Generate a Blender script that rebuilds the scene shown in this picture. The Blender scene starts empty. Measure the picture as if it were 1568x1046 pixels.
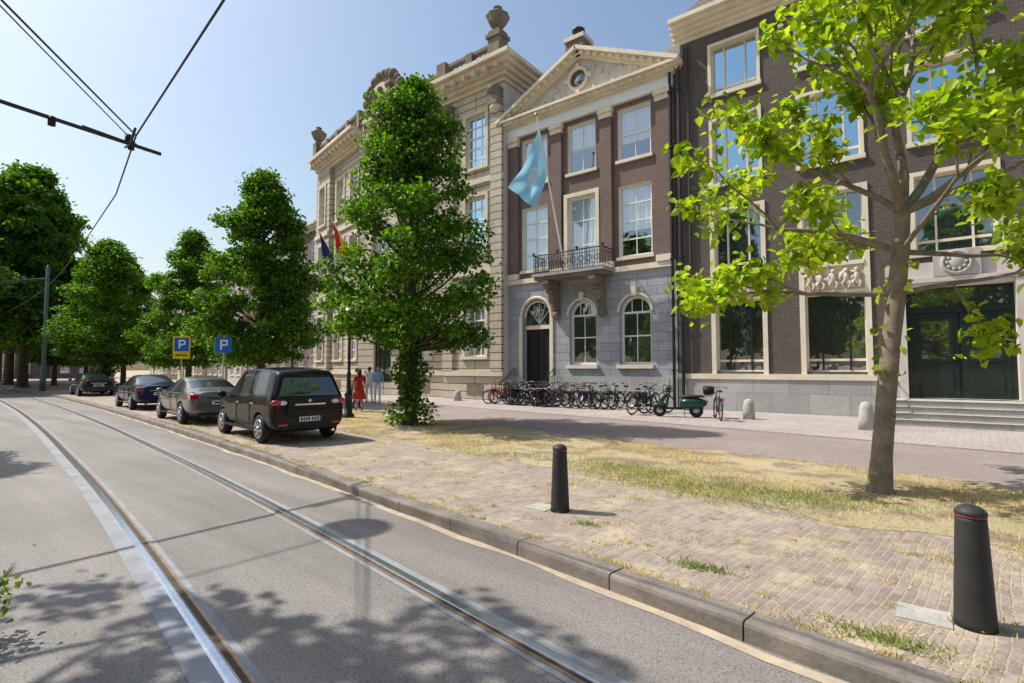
import bpy, math, random
import numpy as np
from mathutils import Vector, Matrix
R=math.radians
scene=bpy.context.scene
COL=scene.collection
random.seed(5); rng=np.random.default_rng(5)
# ------------------------------------------------------------------ materials
M={}
def nt(name):
    m=bpy.data.materials.new(name); m.use_nodes=True
    n=m.node_tree; b=n.nodes['Principled BSDF']; M[name]=m
    return m,n.nodes,n.links,b
def mixc(N,L,a,b,fac,blend='MIX'):
    x=N.new('ShaderNodeMix'); x.data_type='RGBA'; x.blend_type=blend
    for s,v in ((x.inputs[6],a),(x.inputs[7],b),(x.inputs[0],fac)):
        if hasattr(v,'is_output'): L.new(v,s)
        elif isinstance(v,(int,float)): s.default_value=v
        else: s.default_value=(*v,1)
    return x.outputs[2]
def ramp(N,L,src,stops):
    r=N.new('ShaderNodeValToRGB'); L.new(src,r.inputs[0])
    e=r.color_ramp.elements
    while len(e)<len(stops): e.new(.5)
    for i,(p,c) in enumerate(stops):
        e[i].position=p; e[i].color=(c,c,c,1) if isinstance(c,(int,float)) else (*c,1)
    return r.outputs[0]
def noise(N,L,vec,scale,detail=5,rough=.6):
    t=N.new('ShaderNodeTexNoise'); t.inputs['Scale'].default_value=scale; t.inputs['Detail'].default_value=detail; t.inputs['Roughness'].default_value=rough
    if vec is not None: L.new(vec,t.inputs['Vector'])
    return t.outputs[0]
def bump(N,L,b,h,st=.3,dist=.02):
    x=N.new('ShaderNodeBump'); x.inputs['Strength'].default_value=st; x.inputs['Distance'].default_value=dist
    L.new(h,x.inputs['Height']); L.new(x.outputs[0],b.inputs['Normal'])
def simple(name,c,rough=.7,var=.25,sc=3,metal=0,bmp=.15,spec=.4,coat=0):
    m,N,L,b=nt(name)
    tc=N.new('ShaderNodeTexCoord').outputs['Object']
    n1=noise(N,L,tc,sc); n2=noise(N,L,tc,sc*12)
    f=N.new('ShaderNodeMath'); f.operation='MULTIPLY_ADD'; L.new(n1,f.inputs[0]); f.inputs[1].default_value=.7
    f2=N.new('ShaderNodeMath'); f2.operation='MULTIPLY'; L.new(n2,f2.inputs[0]); f2.inputs[1].default_value=.3; L.new(f2.outputs[0],f.inputs[2])
    r=ramp(N,L,f.outputs[0],[(.3,tuple(x*(1-var) for x in c)),(.7,tuple(min(1,x*(1+var*.6)) for x in c))])
    L.new(r,b.inputs['Base Color']); b.inputs['Roughness'].default_value=rough; b.inputs['Metallic'].default_value=metal
    b.inputs['Specular IOR Level'].default_value=spec; b.inputs['Coat Weight'].default_value=coat; b.inputs['Coat Roughness'].default_value=.03
    if bmp: bump(N,L,b,n2,bmp,.01)
    return m
def brick(name,c1,c2,mortar,bw,rh,ms,rough=.85,bst=.4,off=.5,ground=False,var=.35,rot=0,smear=None):
    m,N,L,b=nt(name)
    tc=N.new('ShaderNodeTexCoord').outputs['Object']
    if ground:
        mp=N.new('ShaderNodeMapping'); mp.inputs['Rotation'].default_value=(0,0,rot); L.new(tc,mp.inputs[0])
        wn=N.new('ShaderNodeTexNoise'); wn.inputs['Scale'].default_value=.8; wn.inputs['Detail'].default_value=2; L.new(tc,wn.inputs['Vector'])
        va=N.new('ShaderNodeVectorMath'); va.operation='MULTIPLY_ADD'; L.new(wn.outputs[1],va.inputs[0]); va.inputs[1].default_value=(.2,.2,0); L.new(mp.outputs[0],va.inputs[2]); vec=va.outputs[0]
    else:
        sx=N.new('ShaderNodeSeparateXYZ'); L.new(tc,sx.inputs[0])
        ad=N.new('ShaderNodeMath'); L.new(sx.outputs[0],ad.inputs[0]); L.new(sx.outputs[1],ad.inputs[1])
        cb=N.new('ShaderNodeCombineXYZ'); L.new(ad.outputs[0],cb.inputs[0]); L.new(sx.outputs[2],cb.inputs[1]); vec=cb.outputs[0]
    t=N.new('ShaderNodeTexBrick'); L.new(vec,t.inputs['Vector'])
    t.inputs['Scale'].default_value=1; t.inputs['Brick Width'].default_value=bw; t.inputs['Row Height'].default_value=rh
    t.inputs['Mortar Size'].default_value=ms; t.inputs['Mortar Smooth'].default_value=.3; t.inputs['Bias'].default_value=0; t.offset=off
    t.inputs['Color1'].default_value=(*c1,1); t.inputs['Color2'].default_value=(*c2,1); t.inputs['Mortar'].default_value=(*mortar,1)
    n1=noise(N,L,tc,.45,6,.65); n2=noise(N,L,tc,9,5)
    v=ramp(N,L,n1,[(.3,1-var),(.7,1+0*var)])
    c=mixc(N,L,t.outputs[0],v,.8,'MULTIPLY')
    v2=ramp(N,L,n2,[(.3,.7),(.7,1.)]); c=mixc(N,L,c,v2,.7,'MULTIPLY')
    if smear:
        s1=noise(N,L,tc,1.7,7,.75); f=ramp(N,L,s1,[(.48,0.),(.66,smear[1])]); c=mixc(N,L,c,smear[0],f)
        s2=noise(N,L,tc,26,4,.8); c=mixc(N,L,c,(.13,.10,.08),ramp(N,L,s2,[(.30,.6),(.40,0.)]))
    L.new(c,b.inputs['Base Color']); b.inputs['Roughness'].default_value=rough
    inv=N.new('ShaderNodeMath'); inv.operation='SUBTRACT'; L.new(n2,inv.inputs[0]); L.new(t.outputs[1],inv.inputs[1])
    bump(N,L,b,inv.outputs[0],bst,.015)
    return m
def glass(name,inner,refl,tint=(.8,.9,1),clear=False):
    m,N,L,b=nt(name)
    tc=N.new('ShaderNodeTexCoord').outputs['Object']
    n=noise(N,L,tc,1.3,2); n2=noise(N,L,tc,.6,3)
    c=ramp(N,L,n2,[(.35,tuple(x*.5 for x in inner)),(.65,inner)])
    L.new(c,b.inputs['Base Color']); b.inputs['Roughness'].default_value=.3
    g=N.new('ShaderNodeBsdfGlossy'); g.inputs['Roughness'].default_value=.02; g.inputs['Color'].default_value=(*tint,1)
    bp=N.new('ShaderNodeBump'); bp.inputs['Strength'].default_value=.12; bp.inputs['Distance'].default_value=.06; L.new(n,bp.inputs['Height']); L.new(bp.outputs[0],g.inputs['Normal'])
    mx=N.new('ShaderNodeMixShader'); mx.inputs[0].default_value=refl
    src=b.outputs[0]
    if clear: tr_=N.new('ShaderNodeBsdfTransparent'); tr_.inputs[0].default_value=(.85,.88,.87,1); src=tr_.outputs[0]
    L.new(src,mx.inputs[1]); L.new(g.outputs[0],mx.inputs[2]); L.new(mx.outputs[0],N['Material Output'].inputs[0])
    return m
def leafmat(name,c1,c2,c3,trans=.45):
    m,N,L,b=nt(name)
    ge=N.new('ShaderNodeNewGeometry').outputs['Random Per Island']
    r=ramp(N,L,ge,[(0,c1),(.5,c2),(1,c3)])
    tc=N.new('ShaderNodeTexCoord').outputs['Object']; n=noise(N,L,tc,.9,2)
    v=ramp(N,L,n,[(.3,.6),(.7,1.)]); r=mixc(N,L,r,v,.8,'MULTIPLY')
    L.new(r,b.inputs['Base Color']); b.inputs['Roughness'].default_value=.45; b.inputs['Specular IOR Level'].default_value=.3
    t=N.new('ShaderNodeBsdfTranslucent'); tcx=mixc(N,L,r,(1.5,1.5,.3),1,'MULTIPLY'); L.new(tcx,t.inputs[0])
    mx=N.new('ShaderNodeMixShader'); mx.inputs[0].default_value=trans
    L.new(b.outputs[0],mx.inputs[1]); L.new(t.outputs[0],mx.inputs[2]); L.new(mx.outputs[0],N['Material Output'].inputs[0])
    return m
simple('iron',(.018,.018,.02),.45,.3,8); simple('black',(.008,.008,.009),.6,.2); simple('rubber',(.022,.022,.022),.75,.3)
simple('bollard_iron',(.036,.034,.033),.6,.4,6,bmp=.3)
simple('cream',(.76,.67,.52),.75,.2,1.2); simple('white_paint',(.82,.81,.78),.5,.08,2,bmp=.05)
simple('sandstone',(.68,.59,.45),.85,.3,.8,bmp=.3); simple('darkstone',(.22,.18,.14),.9,.55,1.5,bmp=.5)
simple('relief_stone',(.62,.54,.42),.85,.3,5,bmp=.4)
simple('stucco',(.60,.54,.49),.85,.2,2); simple('slate',(.13,.135,.15),.6,.3,3); simple('zinc',(.40,.43,.47),.5,.15); simple('pole_green',(.12,.15,.13),.5,.2)
simple('lead',(.36,.35,.34),.8,.35,1.5,bmp=.3)
simple('green_door',(.008,.022,.018),.3,.2,coat=.3); simple('brass',(.6,.4,.12),.3,.1,metal=1)
simple('steel_rail',(.80,.80,.85),.20,.2,20,metal=.9,bmp=.05); simple('rust',(.09,.055,.03),.7,.5,12); simple('rail_lip',(.42,.31,.22),.4,.4,12,metal=.6)
simple('railbed',(.31,.315,.33),.75,.3,2.5); simple('sand',(.48,.39,.28),.95,.4,3)
simple('kerb_m',(.245,.21,.18),.85,.5,2.2,bmp=.4); simple('bark',(.25,.20,.15),.9,.5,7,bmp=.8); simple('bark_dark',(.09,.07,.05),.9,.5,7,bmp=.8)
simple('red_band',(.26,.05,.03),.6,.4); simple('bollard_stone',(.46,.44,.40),.85,.3,4); simple('plate',(.75,.75,.72),.4,.05)
simple('sign_blue',(.01,.14,.6),.4,.05); simple('sign_yellow',(.85,.6,.02),.4,.05); simple('chrome',(.7,.7,.72),.12,.05,metal=1,bmp=0)
simple('alu',(.5,.5,.53),.3,.1,metal=.8,bmp=0); simple('spoke',(.2,.2,.2),.4,.1,metal=.5,bmp=0)
simple('car_black',(.005,.0045,.0042),.35,.1,coat=.5,bmp=0,spec=.06); simple('car_blue',(.006,.012,.045),.3,.1,coat=.7,bmp=0,spec=.1)
simple('car_grey',(.17,.155,.15),.32,.05,metal=.5,coat=.8,bmp=0); simple('car_dark',(.008,.014,.022),.3,.1,coat=.7,bmp=0,spec=.1)
simple('lamp_red',(.45,.01,.01),.12,.1,coat=1,bmp=0); simple('lamp_clear',(.75,.72,.7),.1,.05,coat=1,bmp=0)
simple('scooter_green',(.008,.05,.032),.25,.1,coat=.8,bmp=0,spec=.2); simple('leather',(.06,.035,.02),.6,.2)
simple('skin',(.50,.31,.22),.6,.1,bmp=0); simple('red_cloth',(.42,.03,.02),.9,.2); simple('blue_cloth',(.25,.40,.65),.9,.15); simple('white_cloth',(.76,.76,.76),.9,.1); simple('dark_cloth',(.03,.035,.06),.9,.2); simple('hair',(.02,.014,.01),.6,.3)
simple('eu_blue',(.012,.02,.14),.9,.15); simple('flag_red',(.6,.03,.015),.9,.1); simple('flag_gold',(.85,.5,.02),.9,.1); simple('curtain',(.78,.77,.74),.9,.1); simple('room',(.05,.047,.042),.9,.2)
brick('brick_dark',(.092,.070,.056),(.135,.104,.084),(.20,.17,.145),.22,.068,.0075,bst=.3,var=.3)
brick('brick_red',(.235,.145,.115),(.175,.108,.088),(.31,.25,.215),.22,.065,.006,bst=.3,var=.3)
brick('brick_far',(.30,.18,.14),(.22,.14,.11),(.34,.26,.22),.22,.065,.006,bst=.1)
brick('ashlar',(.52,.53,.55),(.40,.41,.43),(.23,.23,.235),.95,.42,.012,bst=.6,var=.35)
brick('plinth_stone',(.56,.54,.51),(.46,.45,.43),(.28,.27,.26),1.3,.75,.008,bst=.3,var=.35)
brick('rustic',(.70,.60,.46),(.62,.53,.40),(.17,.135,.10),4.0,.43,.03,bst=1.,off=.0,var=.35)
brick('tiles',(.30,.17,.12),(.22,.13,.10),(.05,.04,.035),.25,.2,.025,bst=.6)
brick('pavers',(.46,.355,.305),(.32,.25,.225),(.48,.40,.29),.205,.068,.0085,ground=True,rot=R(8+90),bst=.6,var=.3,smear=((.62,.51,.33),.6))
brick('lane_pavers',(.43,.335,.305),(.36,.285,.26),(.32,.27,.23),.205,.068,.007,ground=True,rot=R(8),bst=.3,var=.3)
brick('walk_pavers',(.54,.465,.425),(.46,.40,.37),(.32,.28,.25),.3,.3,.01,ground=True,rot=R(4),bst=.2,var=.25)
glass('glass_dark',(.02,.025,.02),.30); glass('glass_sky',(.05,.06,.07),.66,(.58,.85,1)); glass('glass_light',(.36,.37,.38),.42); glass('glass_clear',(.4,.4,.4),.33,(.85,.93,1),clear=True)
glass('car_glass',(.006,.007,.008),.12,(.9,1,1))
leafmat('leaf_linden',(.032,.10,.007),(.09,.22,.014),(.21,.39,.032)); leafmat('leaf_far',(.06,.15,.015),(.11,.25,.025),(.2,.36,.04)); leafmat('leaf_young',(.17,.30,.02),(.34,.48,.03),(.56,.64,.07),.55)
leafmat('grass_dry',(.70,.56,.30),(.77,.64,.36),(.46,.36,.19),.3); leafmat('grass_green',(.14,.24,.04),(.24,.34,.06),(.45,.45,.14),.3)
# asphalt
m,N,L,b=nt('asphalt'); tc=N.new('ShaderNodeTexCoord').outputs['Object']
mp=N.new('ShaderNodeMapping'); mp.inputs['Rotation'].default_value=(0,0,R(8)); mp.inputs['Scale'].default_value=(.10,1.3,1); L.new(tc,mp.inputs[0])
a=noise(N,L,mp.outputs[0],1.2,6); g=noise(N,L,tc,60,3,.75); bgn=noise(N,L,tc,.35,5)
c=ramp(N,L,a,[(.3,(.20,.176,.157)),(.7,(.33,.294,.263))]); c=mixc(N,L,c,ramp(N,L,bgn,[(.35,.76),(.65,1.)]),.8,'MULTIPLY')
c=mixc(N,L,c,ramp(N,L,g,[(.36,.35),(.5,1.),(.68,1.2)]),.75,'MULTIPLY')
st=noise(N,L,tc,3.3,6,.8); c=mixc(N,L,c,(.50,.44,.36),ramp(N,L,st,[(.66,0.),(.72,.5)]))
L.new(c,b.inputs['Base Color']); b.inputs['Roughness'].default_value=.66; bump(N,L,b,g,.6,.006)
# grass ground
m,N,L,b=nt('verge_soil'); tc=N.new('ShaderNodeTexCoord').outputs['Object']
a=noise(N,L,tc,.7,6); g=noise(N,L,tc,25,6,.8); bb_=noise(N,L,tc,1.6,4)
c=ramp(N,L,a,[(.36,(.64,.51,.32)),(.58,(.57,.45,.25)),(.74,(.32,.33,.12))]); c=mixc(N,L,c,(.33,.25,.17),ramp(N,L,bb_,[(.48,0.),(.6,.9)])); c=mixc(N,L,c,ramp(N,L,g,[(.3,.4),(.65,1.1)]),.9,'MULTIPLY')
L.new(c,b.inputs['Base Color']); b.inputs['Roughness'].default_value=.95; bump(N,L,b,g,.8,.03)
# flag
m,N,L,b=nt('flag_light_blue'); tc=N.new('ShaderNodeTexCoord').outputs['UV']
vm=N.new('ShaderNodeVectorMath'); vm.operation='DISTANCE'; L.new(tc,vm.inputs[0]); vm.inputs[1].default_value=(.5,.5,0)
f=ramp(N,L,vm.outputs['Value'],[(.0,1.),(.10,.3),(.14,1.),(.19,.0),(.2,0.)]); n=noise(N,L,tc,18,2); f2=ramp(N,L,n,[(.45,0.),(.5,1.)])
ff=mixc(N,L,f,f2,.8,'MULTIPLY'); c=mixc(N,L,(.34,.70,.92),(.85,.9,.95),ff); L.new(c,b.inputs['Base Color']); b.inputs['Roughness'].default_value=.8
t=N.new('ShaderNodeBsdfTranslucent'); L.new(c,t.inputs[0]); mx=N.new('ShaderNodeMixShader'); mx.inputs[0].default_value=.35; L.new(b.outputs[0],mx.inputs[1]); L.new(t.outputs[0],mx.inputs[2]); L.new(mx.outputs[0],N['Material Output'].inputs[0])
# ------------------------------------------------------------------ builder
class B:
    def __init__(s,name): s.name=name; s.parts={}
    def _a(s,part,mat,vs,fs,smooth=False):
        p=s.parts.setdefault(part,[[],[],[],[]]); o=len(p[0]); p[0]+=[tuple(v) for v in vs]
        for f in fs: p[1].append(tuple(i+o for i in f)); p[2].append(mat); p[3].append(smooth)
    def poly(s,part,mat,pts): s._a(part,mat,pts,[tuple(range(len(pts)))])
    def box(s,part,mat,x0,x1,y0,y1,z0,z1,T=None):
        vs=[(x,y,z) for x in (x0,x1) for y in (y0,y1) for z in (z0,z1)]
        if T is not None: vs=[T@Vector(v) for v in vs]
        s._a(part,mat,vs,[(0,1,3,2),(4,6,7,5),(0,4,5,1),(2,3,7,6),(0,2,6,4),(1,5,7,3)])
    def tube(s,part,mat,p0,p1,r0,r1=None,n=8,smooth=True):
        r1=r0 if r1 is None else r1; p0=Vector(p0);p1=Vector(p1); d=(p1-p0)
        if d.length<1e-6: return
        d.normalize(); a=d.orthogonal().normalized(); b=d.cross(a); vs=[]
        for p,r in ((p0,r0),(p1,r1)):
            for i in range(n):
                t=2*math.pi*i/n; vs.append(p+(a*math.cos(t)+b*math.sin(t))*r)
        s._a(part,mat,vs,[(i,(i+1)%n,n+(i+1)%n,n+i) for i in range(n)],smooth)
        s._a(part,mat,vs[:n],[tuple(range(n))[::-1]]); s._a(part,mat,vs[n:],[tuple(range(n))])
    def path(s,part,mat,pts,r,n=6):
        for i in range(len(pts)-1):
            ra=r[i] if isinstance(r,list) else r; rb=r[i+1] if isinstance(r,list) else r
            s.tube(part,mat,pts[i],pts[i+1],ra,rb,n)
    def lathe(s,part,mat,c,prof,n=14,smooth=True,axis='z'):
        vs=[]
        for r,h in prof:
            for i in range(n):
                t=2*math.pi*i/n; a=r*math.cos(t); b=r*math.sin(t)
                v=(a,b,h) if axis=='z' else ((a,h,b) if axis=='y' else (h,a,b))
                vs.append((c[0]+v[0],c[1]+v[1],c[2]+v[2]))
        fs=[(j*n+i,j*n+(i+1)%n,(j+1)*n+(i+1)%n,(j+1)*n+i) for j in range(len(prof)-1) for i in range(n)]
        fs.append(tuple(range(n))[::-1]); k=(len(prof)-1)*n; fs.append(tuple(range(k,k+n)))
        s._a(part,mat,vs,fs,smooth)
    def sph(s,part,mat,c,r,n=10,T=None):
        if isinstance(r,(int,float)): r=(r,r,r)
        vs=[];m=n//2+1
        for j in range(m+1):
            ph=math.pi*j/m
            for i in range(n):
                t=2*math.pi*i/n; v=Vector((r[0]*math.sin(ph)*math.cos(t),r[1]*math.sin(ph)*math.sin(t),r[2]*math.cos(ph)))
                if T is not None: v=T@v
                vs.append((c[0]+v[0],c[1]+v[1],c[2]+v[2]))
        s._a(part,mat,vs,[(j*n+i,j*n+(i+1)%n,(j+1)*n+(i+1)%n,(j+1)*n+i) for j in range(m) for i in range(n)],True)
    def ring(s,part,mat,c,R0,r,axis='y',n=24,k=6,a0=0,a1=2*math.pi):
        vs=[]; full=abs(a1-a0-2*math.pi)<1e-6; cnt=n if full else n+1
        for i in range(cnt):
            t=a0+(a1-a0)*i/n
            for j in range(k):
                q=2*math.pi*j/k; rr=R0+r*math.cos(q); h=r*math.sin(q)
                a=rr*math.cos(t); b=rr*math.sin(t)
                v=(a,h,b) if axis=='y' else ((a,b,h) if axis=='z' else (h,a,b))
                vs.append((c[0]+v[0],c[1]+v[1],c[2]+v[2]))
        fs=[]
        for i in range(n):
            i2=(i+1)%cnt
            for j in range(k): fs.append((i*k+j,i*k+(j+1)%k,i2*k+(j+1)%k,i2*k+j))
        s._a(part,mat,vs,fs,True)
    def mesh(s,part,T=None):
        v,f,ms,sm=s.parts[part]; me=bpy.data.meshes.new(part)
        if T is not None: v=[T@Vector(x) for x in v]
        me.from_pydata(v,[],f); names=[]
        for x in ms:
            if x not in names: names.append(x)
        for x in names: me.materials.append(M[x])
        me.polygons.foreach_set('material_index',[names.index(x) for x in ms]); me.polygons.foreach_set('use_smooth',sm); me.update()
        return me
    def build(s,loc=(0,0,0),rot=0,single=False,scale=1):
        if single:
            allp=[[],[],[],[]]
            for p in s.parts.values():
                o=len(allp[0]); allp[0]+=p[0]; allp[1]+=[tuple(i+o for i in f) for f in p[1]]; allp[2]+=p[2]; allp[3]+=p[3]
            s.parts={s.name:allp}; me=s.mesh(s.name); ob=bpy.data.objects.new(s.name,me); COL.objects.link(ob)
        else:
            ob=bpy.data.objects.new(s.name,None); COL.objects.link(ob); ob.empty_display_size=.3
            for p in s.parts:
                c=bpy.data.objects.new(p,s.mesh(p)); COL.objects.link(c); c.parent=ob
        ob.location=loc; ob.rotation_euler=(0,0,rot); ob.scale=(scale,)*3
        return ob
def inst(ob,name,loc,rot=0,scale=(1,1,1),tilt=0):
    o=bpy.data.objects.new(name,ob.data); COL.objects.link(o); o.location=loc; o.rotation_euler=(tilt,0,rot); o.scale=scale if not isinstance(scale,(int,float)) else (scale,)*3
    return o
# ------------------------------------------------------------------ street curve
KX=np.array([-160,-100,-70,-50,-40,-30,-20,-8,0,10,30,60.]); KY=np.array([11.6,11.1,10.4,9.3,8.5,7.6,6.5,4.95,3.63,1.95,-1.6,-7])
gx=np.linspace(-160,60,881); gy=np.interp(gx,KX,KY); ker=np.ones(33)/33; gy2=np.convolve(np.pad(gy,16,mode='edge'),ker,'valid'); gy2[:20]=gy[:20]; gy2[-20:]=gy[-20:]
def k(x): return float(np.interp(x,gx,gy2))
XS=[-150+i*1.0 for i in range(200)]
def strip(name,mat,o0,o1,z,xs=XS,z1=None,absY=None,wob=0):
    v=[];f=[]
    for i,x in enumerate(xs):
        w=wob*(math.sin(x*1.7)+math.sin(x*3.9+1))*.5 if wob else 0
        v.append((x,k(x)+o0+w,z)); v.append((x,(k(x)+o1+w*1.3) if absY is None else absY,z if z1 is None else z1))
        if i: f.append((2*i-2,2*i,2*i+1,2*i-1))
    me=bpy.data.meshes.new(name); me.from_pydata(v,[],f); me.materials.append(M[mat]); ob=bpy.data.objects.new(name,me); COL.objects.link(ob); return ob
ZR=-.12
g=B('ground'); g.poly('g','sand',[(-700,-600,-.14),(600,-600,-.14),(600,700,-.14),(-700,700,-.14)]); g.build(single=True)
strip('road','asphalt',-4.0,.02,ZR)
strip('gutter','sand',-.10,.015,ZR+.004,xs=[-150+i*.4 for i in range(500)],wob=.05)
strip('roadside_verge','verge_soil',-12,-3.9,-.10,wob=.08)
strip('brick_pavement','pavers',.20,3.6,0.0)
strip('lane','lane_pavers',6.6,11.2,-.002)
strip('lane_gutter','kerb_m',11.2,11.45,0.0)
strip('sidewalk','walk_pavers',11.45,0,-.003,absY=60)
strip('grass_strip','verge_soil',3.25,6.95,.004,xs=[-150+i*.4 for i in range(500)],wob=.28)
# kerb stones
kb=B('kerb'); x=-150.
while x<50:
    ln=1.08; a=Vector((x,k(x),0)); bb=Vector((x+ln,k(x+ln),0)); d=(bb-a).normalized(); nn=Vector((-d.y,d.x,0)); j=random.uniform(-.008,.008)
    e=.03;g0=.007
    pr=[(0,ZR-.02),(0.0,-e+.012),(e*.3,-e*.3+.012+j),(e,.012+j),(.215,.01+j),(.22,-.05)]
    vs=[a+d*g0+nn*p+Vector((0,0,z)) for p,z in pr]+[bb-d*g0+nn*p+Vector((0,0,z)) for p,z in pr]
    kb._a('k','kerb_m',vs,[(i,i+1,i+7,i+6) for i in range(5)]+[(5,4,3,2,1,0),(6,7,8,9,10,11)]); x+=ln
kb.build(single=True)
# tram rails
tr=B('tram_track'); XR=[-150+i*.5 for i in range(400)]
def rstrip(part,mat,prof):
    vs=[];fs=[];n=len(prof)
    for i,x in enumerate(XR):
        for o,z in prof: vs.append((x,k(x)+o,ZR+z))
        if i:
            for j in range(n-1): fs.append(((i-1)*n+j,i*n+j,i*n+j+1,(i-1)*n+j+1))
    tr._a(part,mat,vs,fs)
for o,s in ((-2.66,1),(-1.08,-1)):
    rstrip('bed','railbed',[(o-.19,.004),(o+.15,.004)] if s>0 else [(o-.15,.004),(o+.12,.004)])
    rstrip('railhead','steel_rail',[(o-.044*s,.0),(o-.04*s,.013),(o-.02*s,.015),(o+.02*s,.015),(o+.034*s,.013),(o+.038*s,.007)])
    rstrip('groove','rust',[(o+.036*s,.0075),(o+.076*s,.0075)])
    rstrip('lip','rail_lip',[(o+.074*s,.006),(o+.078*s,.013),(o+.10*s,.013),(o+.104*s,.0)])
tr.build()
# ------------------------------------------------------------------ wall helpers
def wall(b,part,mat,x0,x1,z0,z1,ops,y=0,dep=.28,rev=None):
    rev=rev or mat
    xs=sorted({x0,x1,*[v for o in ops for v in o[:2] if x0<v<x1]}); zs=sorted({z0,z1,*[v for o in ops for v in o[2:4] if z0<v<z1]})
    for i in range(len(xs)-1):
        for j in range(len(zs)-1):
            cx=(xs[i]+xs[i+1])/2; cz=(zs[j]+zs[j+1])/2
            if any(o[0]<cx<o[1] and o[2]<cz<o[3] for o in ops): continue
            b.poly(part,mat,[(xs[i],y,zs[j]),(xs[i+1],y,zs[j]),(xs[i+1],y,zs[j+1]),(xs[i],y,zs[j+1])])
    for o in ops:
        a,c,d,e=o[:4]; arch=len(o)>4; r=(c-a)/2 if arch else 0; sp=e-r
        b.poly(part,rev,[(a,y,d),(a,y+dep,d),(a,y+dep,sp),(a,y,sp)]); b.poly(part,rev,[(c,y,d),(c,y,sp),(c,y+dep,sp),(c,y+dep,d)])
        b.poly(part,rev,[(a,y,d),(c,y,d),(c,y+dep,d),(a,y+dep,d)])
        if not arch: b.poly(part,rev,[(a,y,e),(a,y+dep,e),(c,y+dep,e),(c,y,e)])
        else:
            m=(a+c)/2; n=16; arc=[(m-r*math.cos(math.pi*i/n),sp+r*math.sin(math.pi*i/n)) for i in range(n+1)]
            for i in range(n):
                p,q=arc[i],arc[i+1]; b.poly(part,rev,[(p[0],y,p[1]),(p[0],y+dep,p[1]),(q[0],y+dep,q[1]),(q[0],y,q[1])])
                b.poly(part,mat,[(p[0],y,p[1]),(q[0],y,q[1]),(q[0],y,e),(p[0],y,e)])
rw=random.Random(77)
def win(b,x0,x1,z0,z1,y=0,fm='white_paint',gm='glass_light',cols=2,rows=(.5,),dep=.2,fw=.08,bw=.035,arch=False,cur=False):
    yg=y+dep; r=(x1-x0)/2; top=z1-r if arch else z1; m=(x0+x1)/2
    if arch:
        n=16; pts=[(x0,yg,z0),(x1,yg,z0)]+[(m+r*math.cos(math.pi*i/n),yg,top+r*math.sin(math.pi*i/n)) for i in range(n+1)]
        b.poly('glass',gm,pts)
        for i in range(n):
            a0=math.pi*i/n;a1=math.pi*(i+1)/n
            P=lambda rr,a,yy:(m+rr*math.cos(a),yy,top+rr*math.sin(a))
            b.poly('windows',fm,[P(r,a0,yg-.05),P(r-fw,a0,yg-.05),P(r-fw,a1,yg-.05),P(r,a1,yg-.05)])
            b.poly('windows',fm,[P(r-fw,a0,yg-.05),P(r-fw,a0,yg),P(r-fw,a1,yg),P(r-fw,a1,yg-.05)])
        for q in (-.33,.33): b.box('windows',fm,m+q*r-bw/2,m+q*r+bw/2,yg-.025,yg-.002,top,top+r*.9)
        b.box('windows',fm,x0+fw,x1-fw,yg-.045,yg-.002,top-.05,top+.05)
    else: b.poly('glass',gm,[(x0,yg,z0),(x1,yg,z0),(x1,yg,z1),(x0,yg,z1)]); b.box('windows',fm,x0+fw,x1-fw,yg-.05,yg-.002,z1-fw,z1-.002)
    b.box('windows',fm,x0+.002,x0+fw,yg-.051,yg-.002,z0,top); b.box('windows',fm,x1-fw,x1-.002,yg-.051,yg-.002,z0,top); b.box('windows',fm,x0+fw,x1-fw,yg-.05,yg-.002,z0+.002,z0+fw)
    for i in range(1,cols): xx=x0+(x1-x0)*i/cols; b.box('windows',fm,xx-bw/2,xx+bw/2,yg-.03,yg-.002,z0+fw,top-(.05 if arch else fw))
    for f in rows: zz=z0+(top-z0)*f; b.box('windows',fm,x0+fw,x1-fw,yg-.042,yg-.002,zz-bw*.9,zz+bw*.9)
    if gm=='glass_clear' and not arch:
        W=x1-x0; kind=rw.random(); yc=yg+.07
        b.poly('room','room',[(x0-.3,yg+.6,z0-.3),(x1+.3,yg+.6,z0-.3),(x1+.3,yg+.6,z1+.3),(x0-.3,yg+.6,z1+.3)])
        def cloth_(a,c,z0c,z1c):
            n=max(4,int((c-a)/.06)); pts=[(a+(c-a)*i/n,yc+.025*math.sin(i*1.9+a)) for i in range(n+1)]
            for i in range(n): b.poly('curtains','curtain',[(pts[i][0],pts[i][1],z0c),(pts[i+1][0],pts[i+1][1],z0c),(pts[i+1][0],pts[i+1][1],z1c),(pts[i][0],pts[i][1],z1c)])
        if kind<.3: cloth_(x0,x0+W*.26,z0,z1); cloth_(x1-W*.26,x1,z0,z1)
        elif kind<.75: cloth_(x0,x1,z0+(z1-z0)*rw.uniform(.3,.6),z1)
        else: cloth_(x0,x1,z0,z1)
def surround(b,x0,x1,z0,z1,w=.16,y=0,pr=.05,mat='cream',sill=True):
    b.box('trim',mat,x0-w,x0-.003,y-pr,y+.1,z0,z1+w); b.box('trim',mat,x1+.003,x1+w,y-pr,y+.1,z0,z1+w); b.box('trim',mat,x0-.003,x1+.003,y-pr,y+.1,z1+.002,z1+w-.002)
    if sill: b.box('trim',mat,x0-w-.04,x1+w+.04,y-pr-.06,y+.12,z0-.16,z0-.002)
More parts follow.
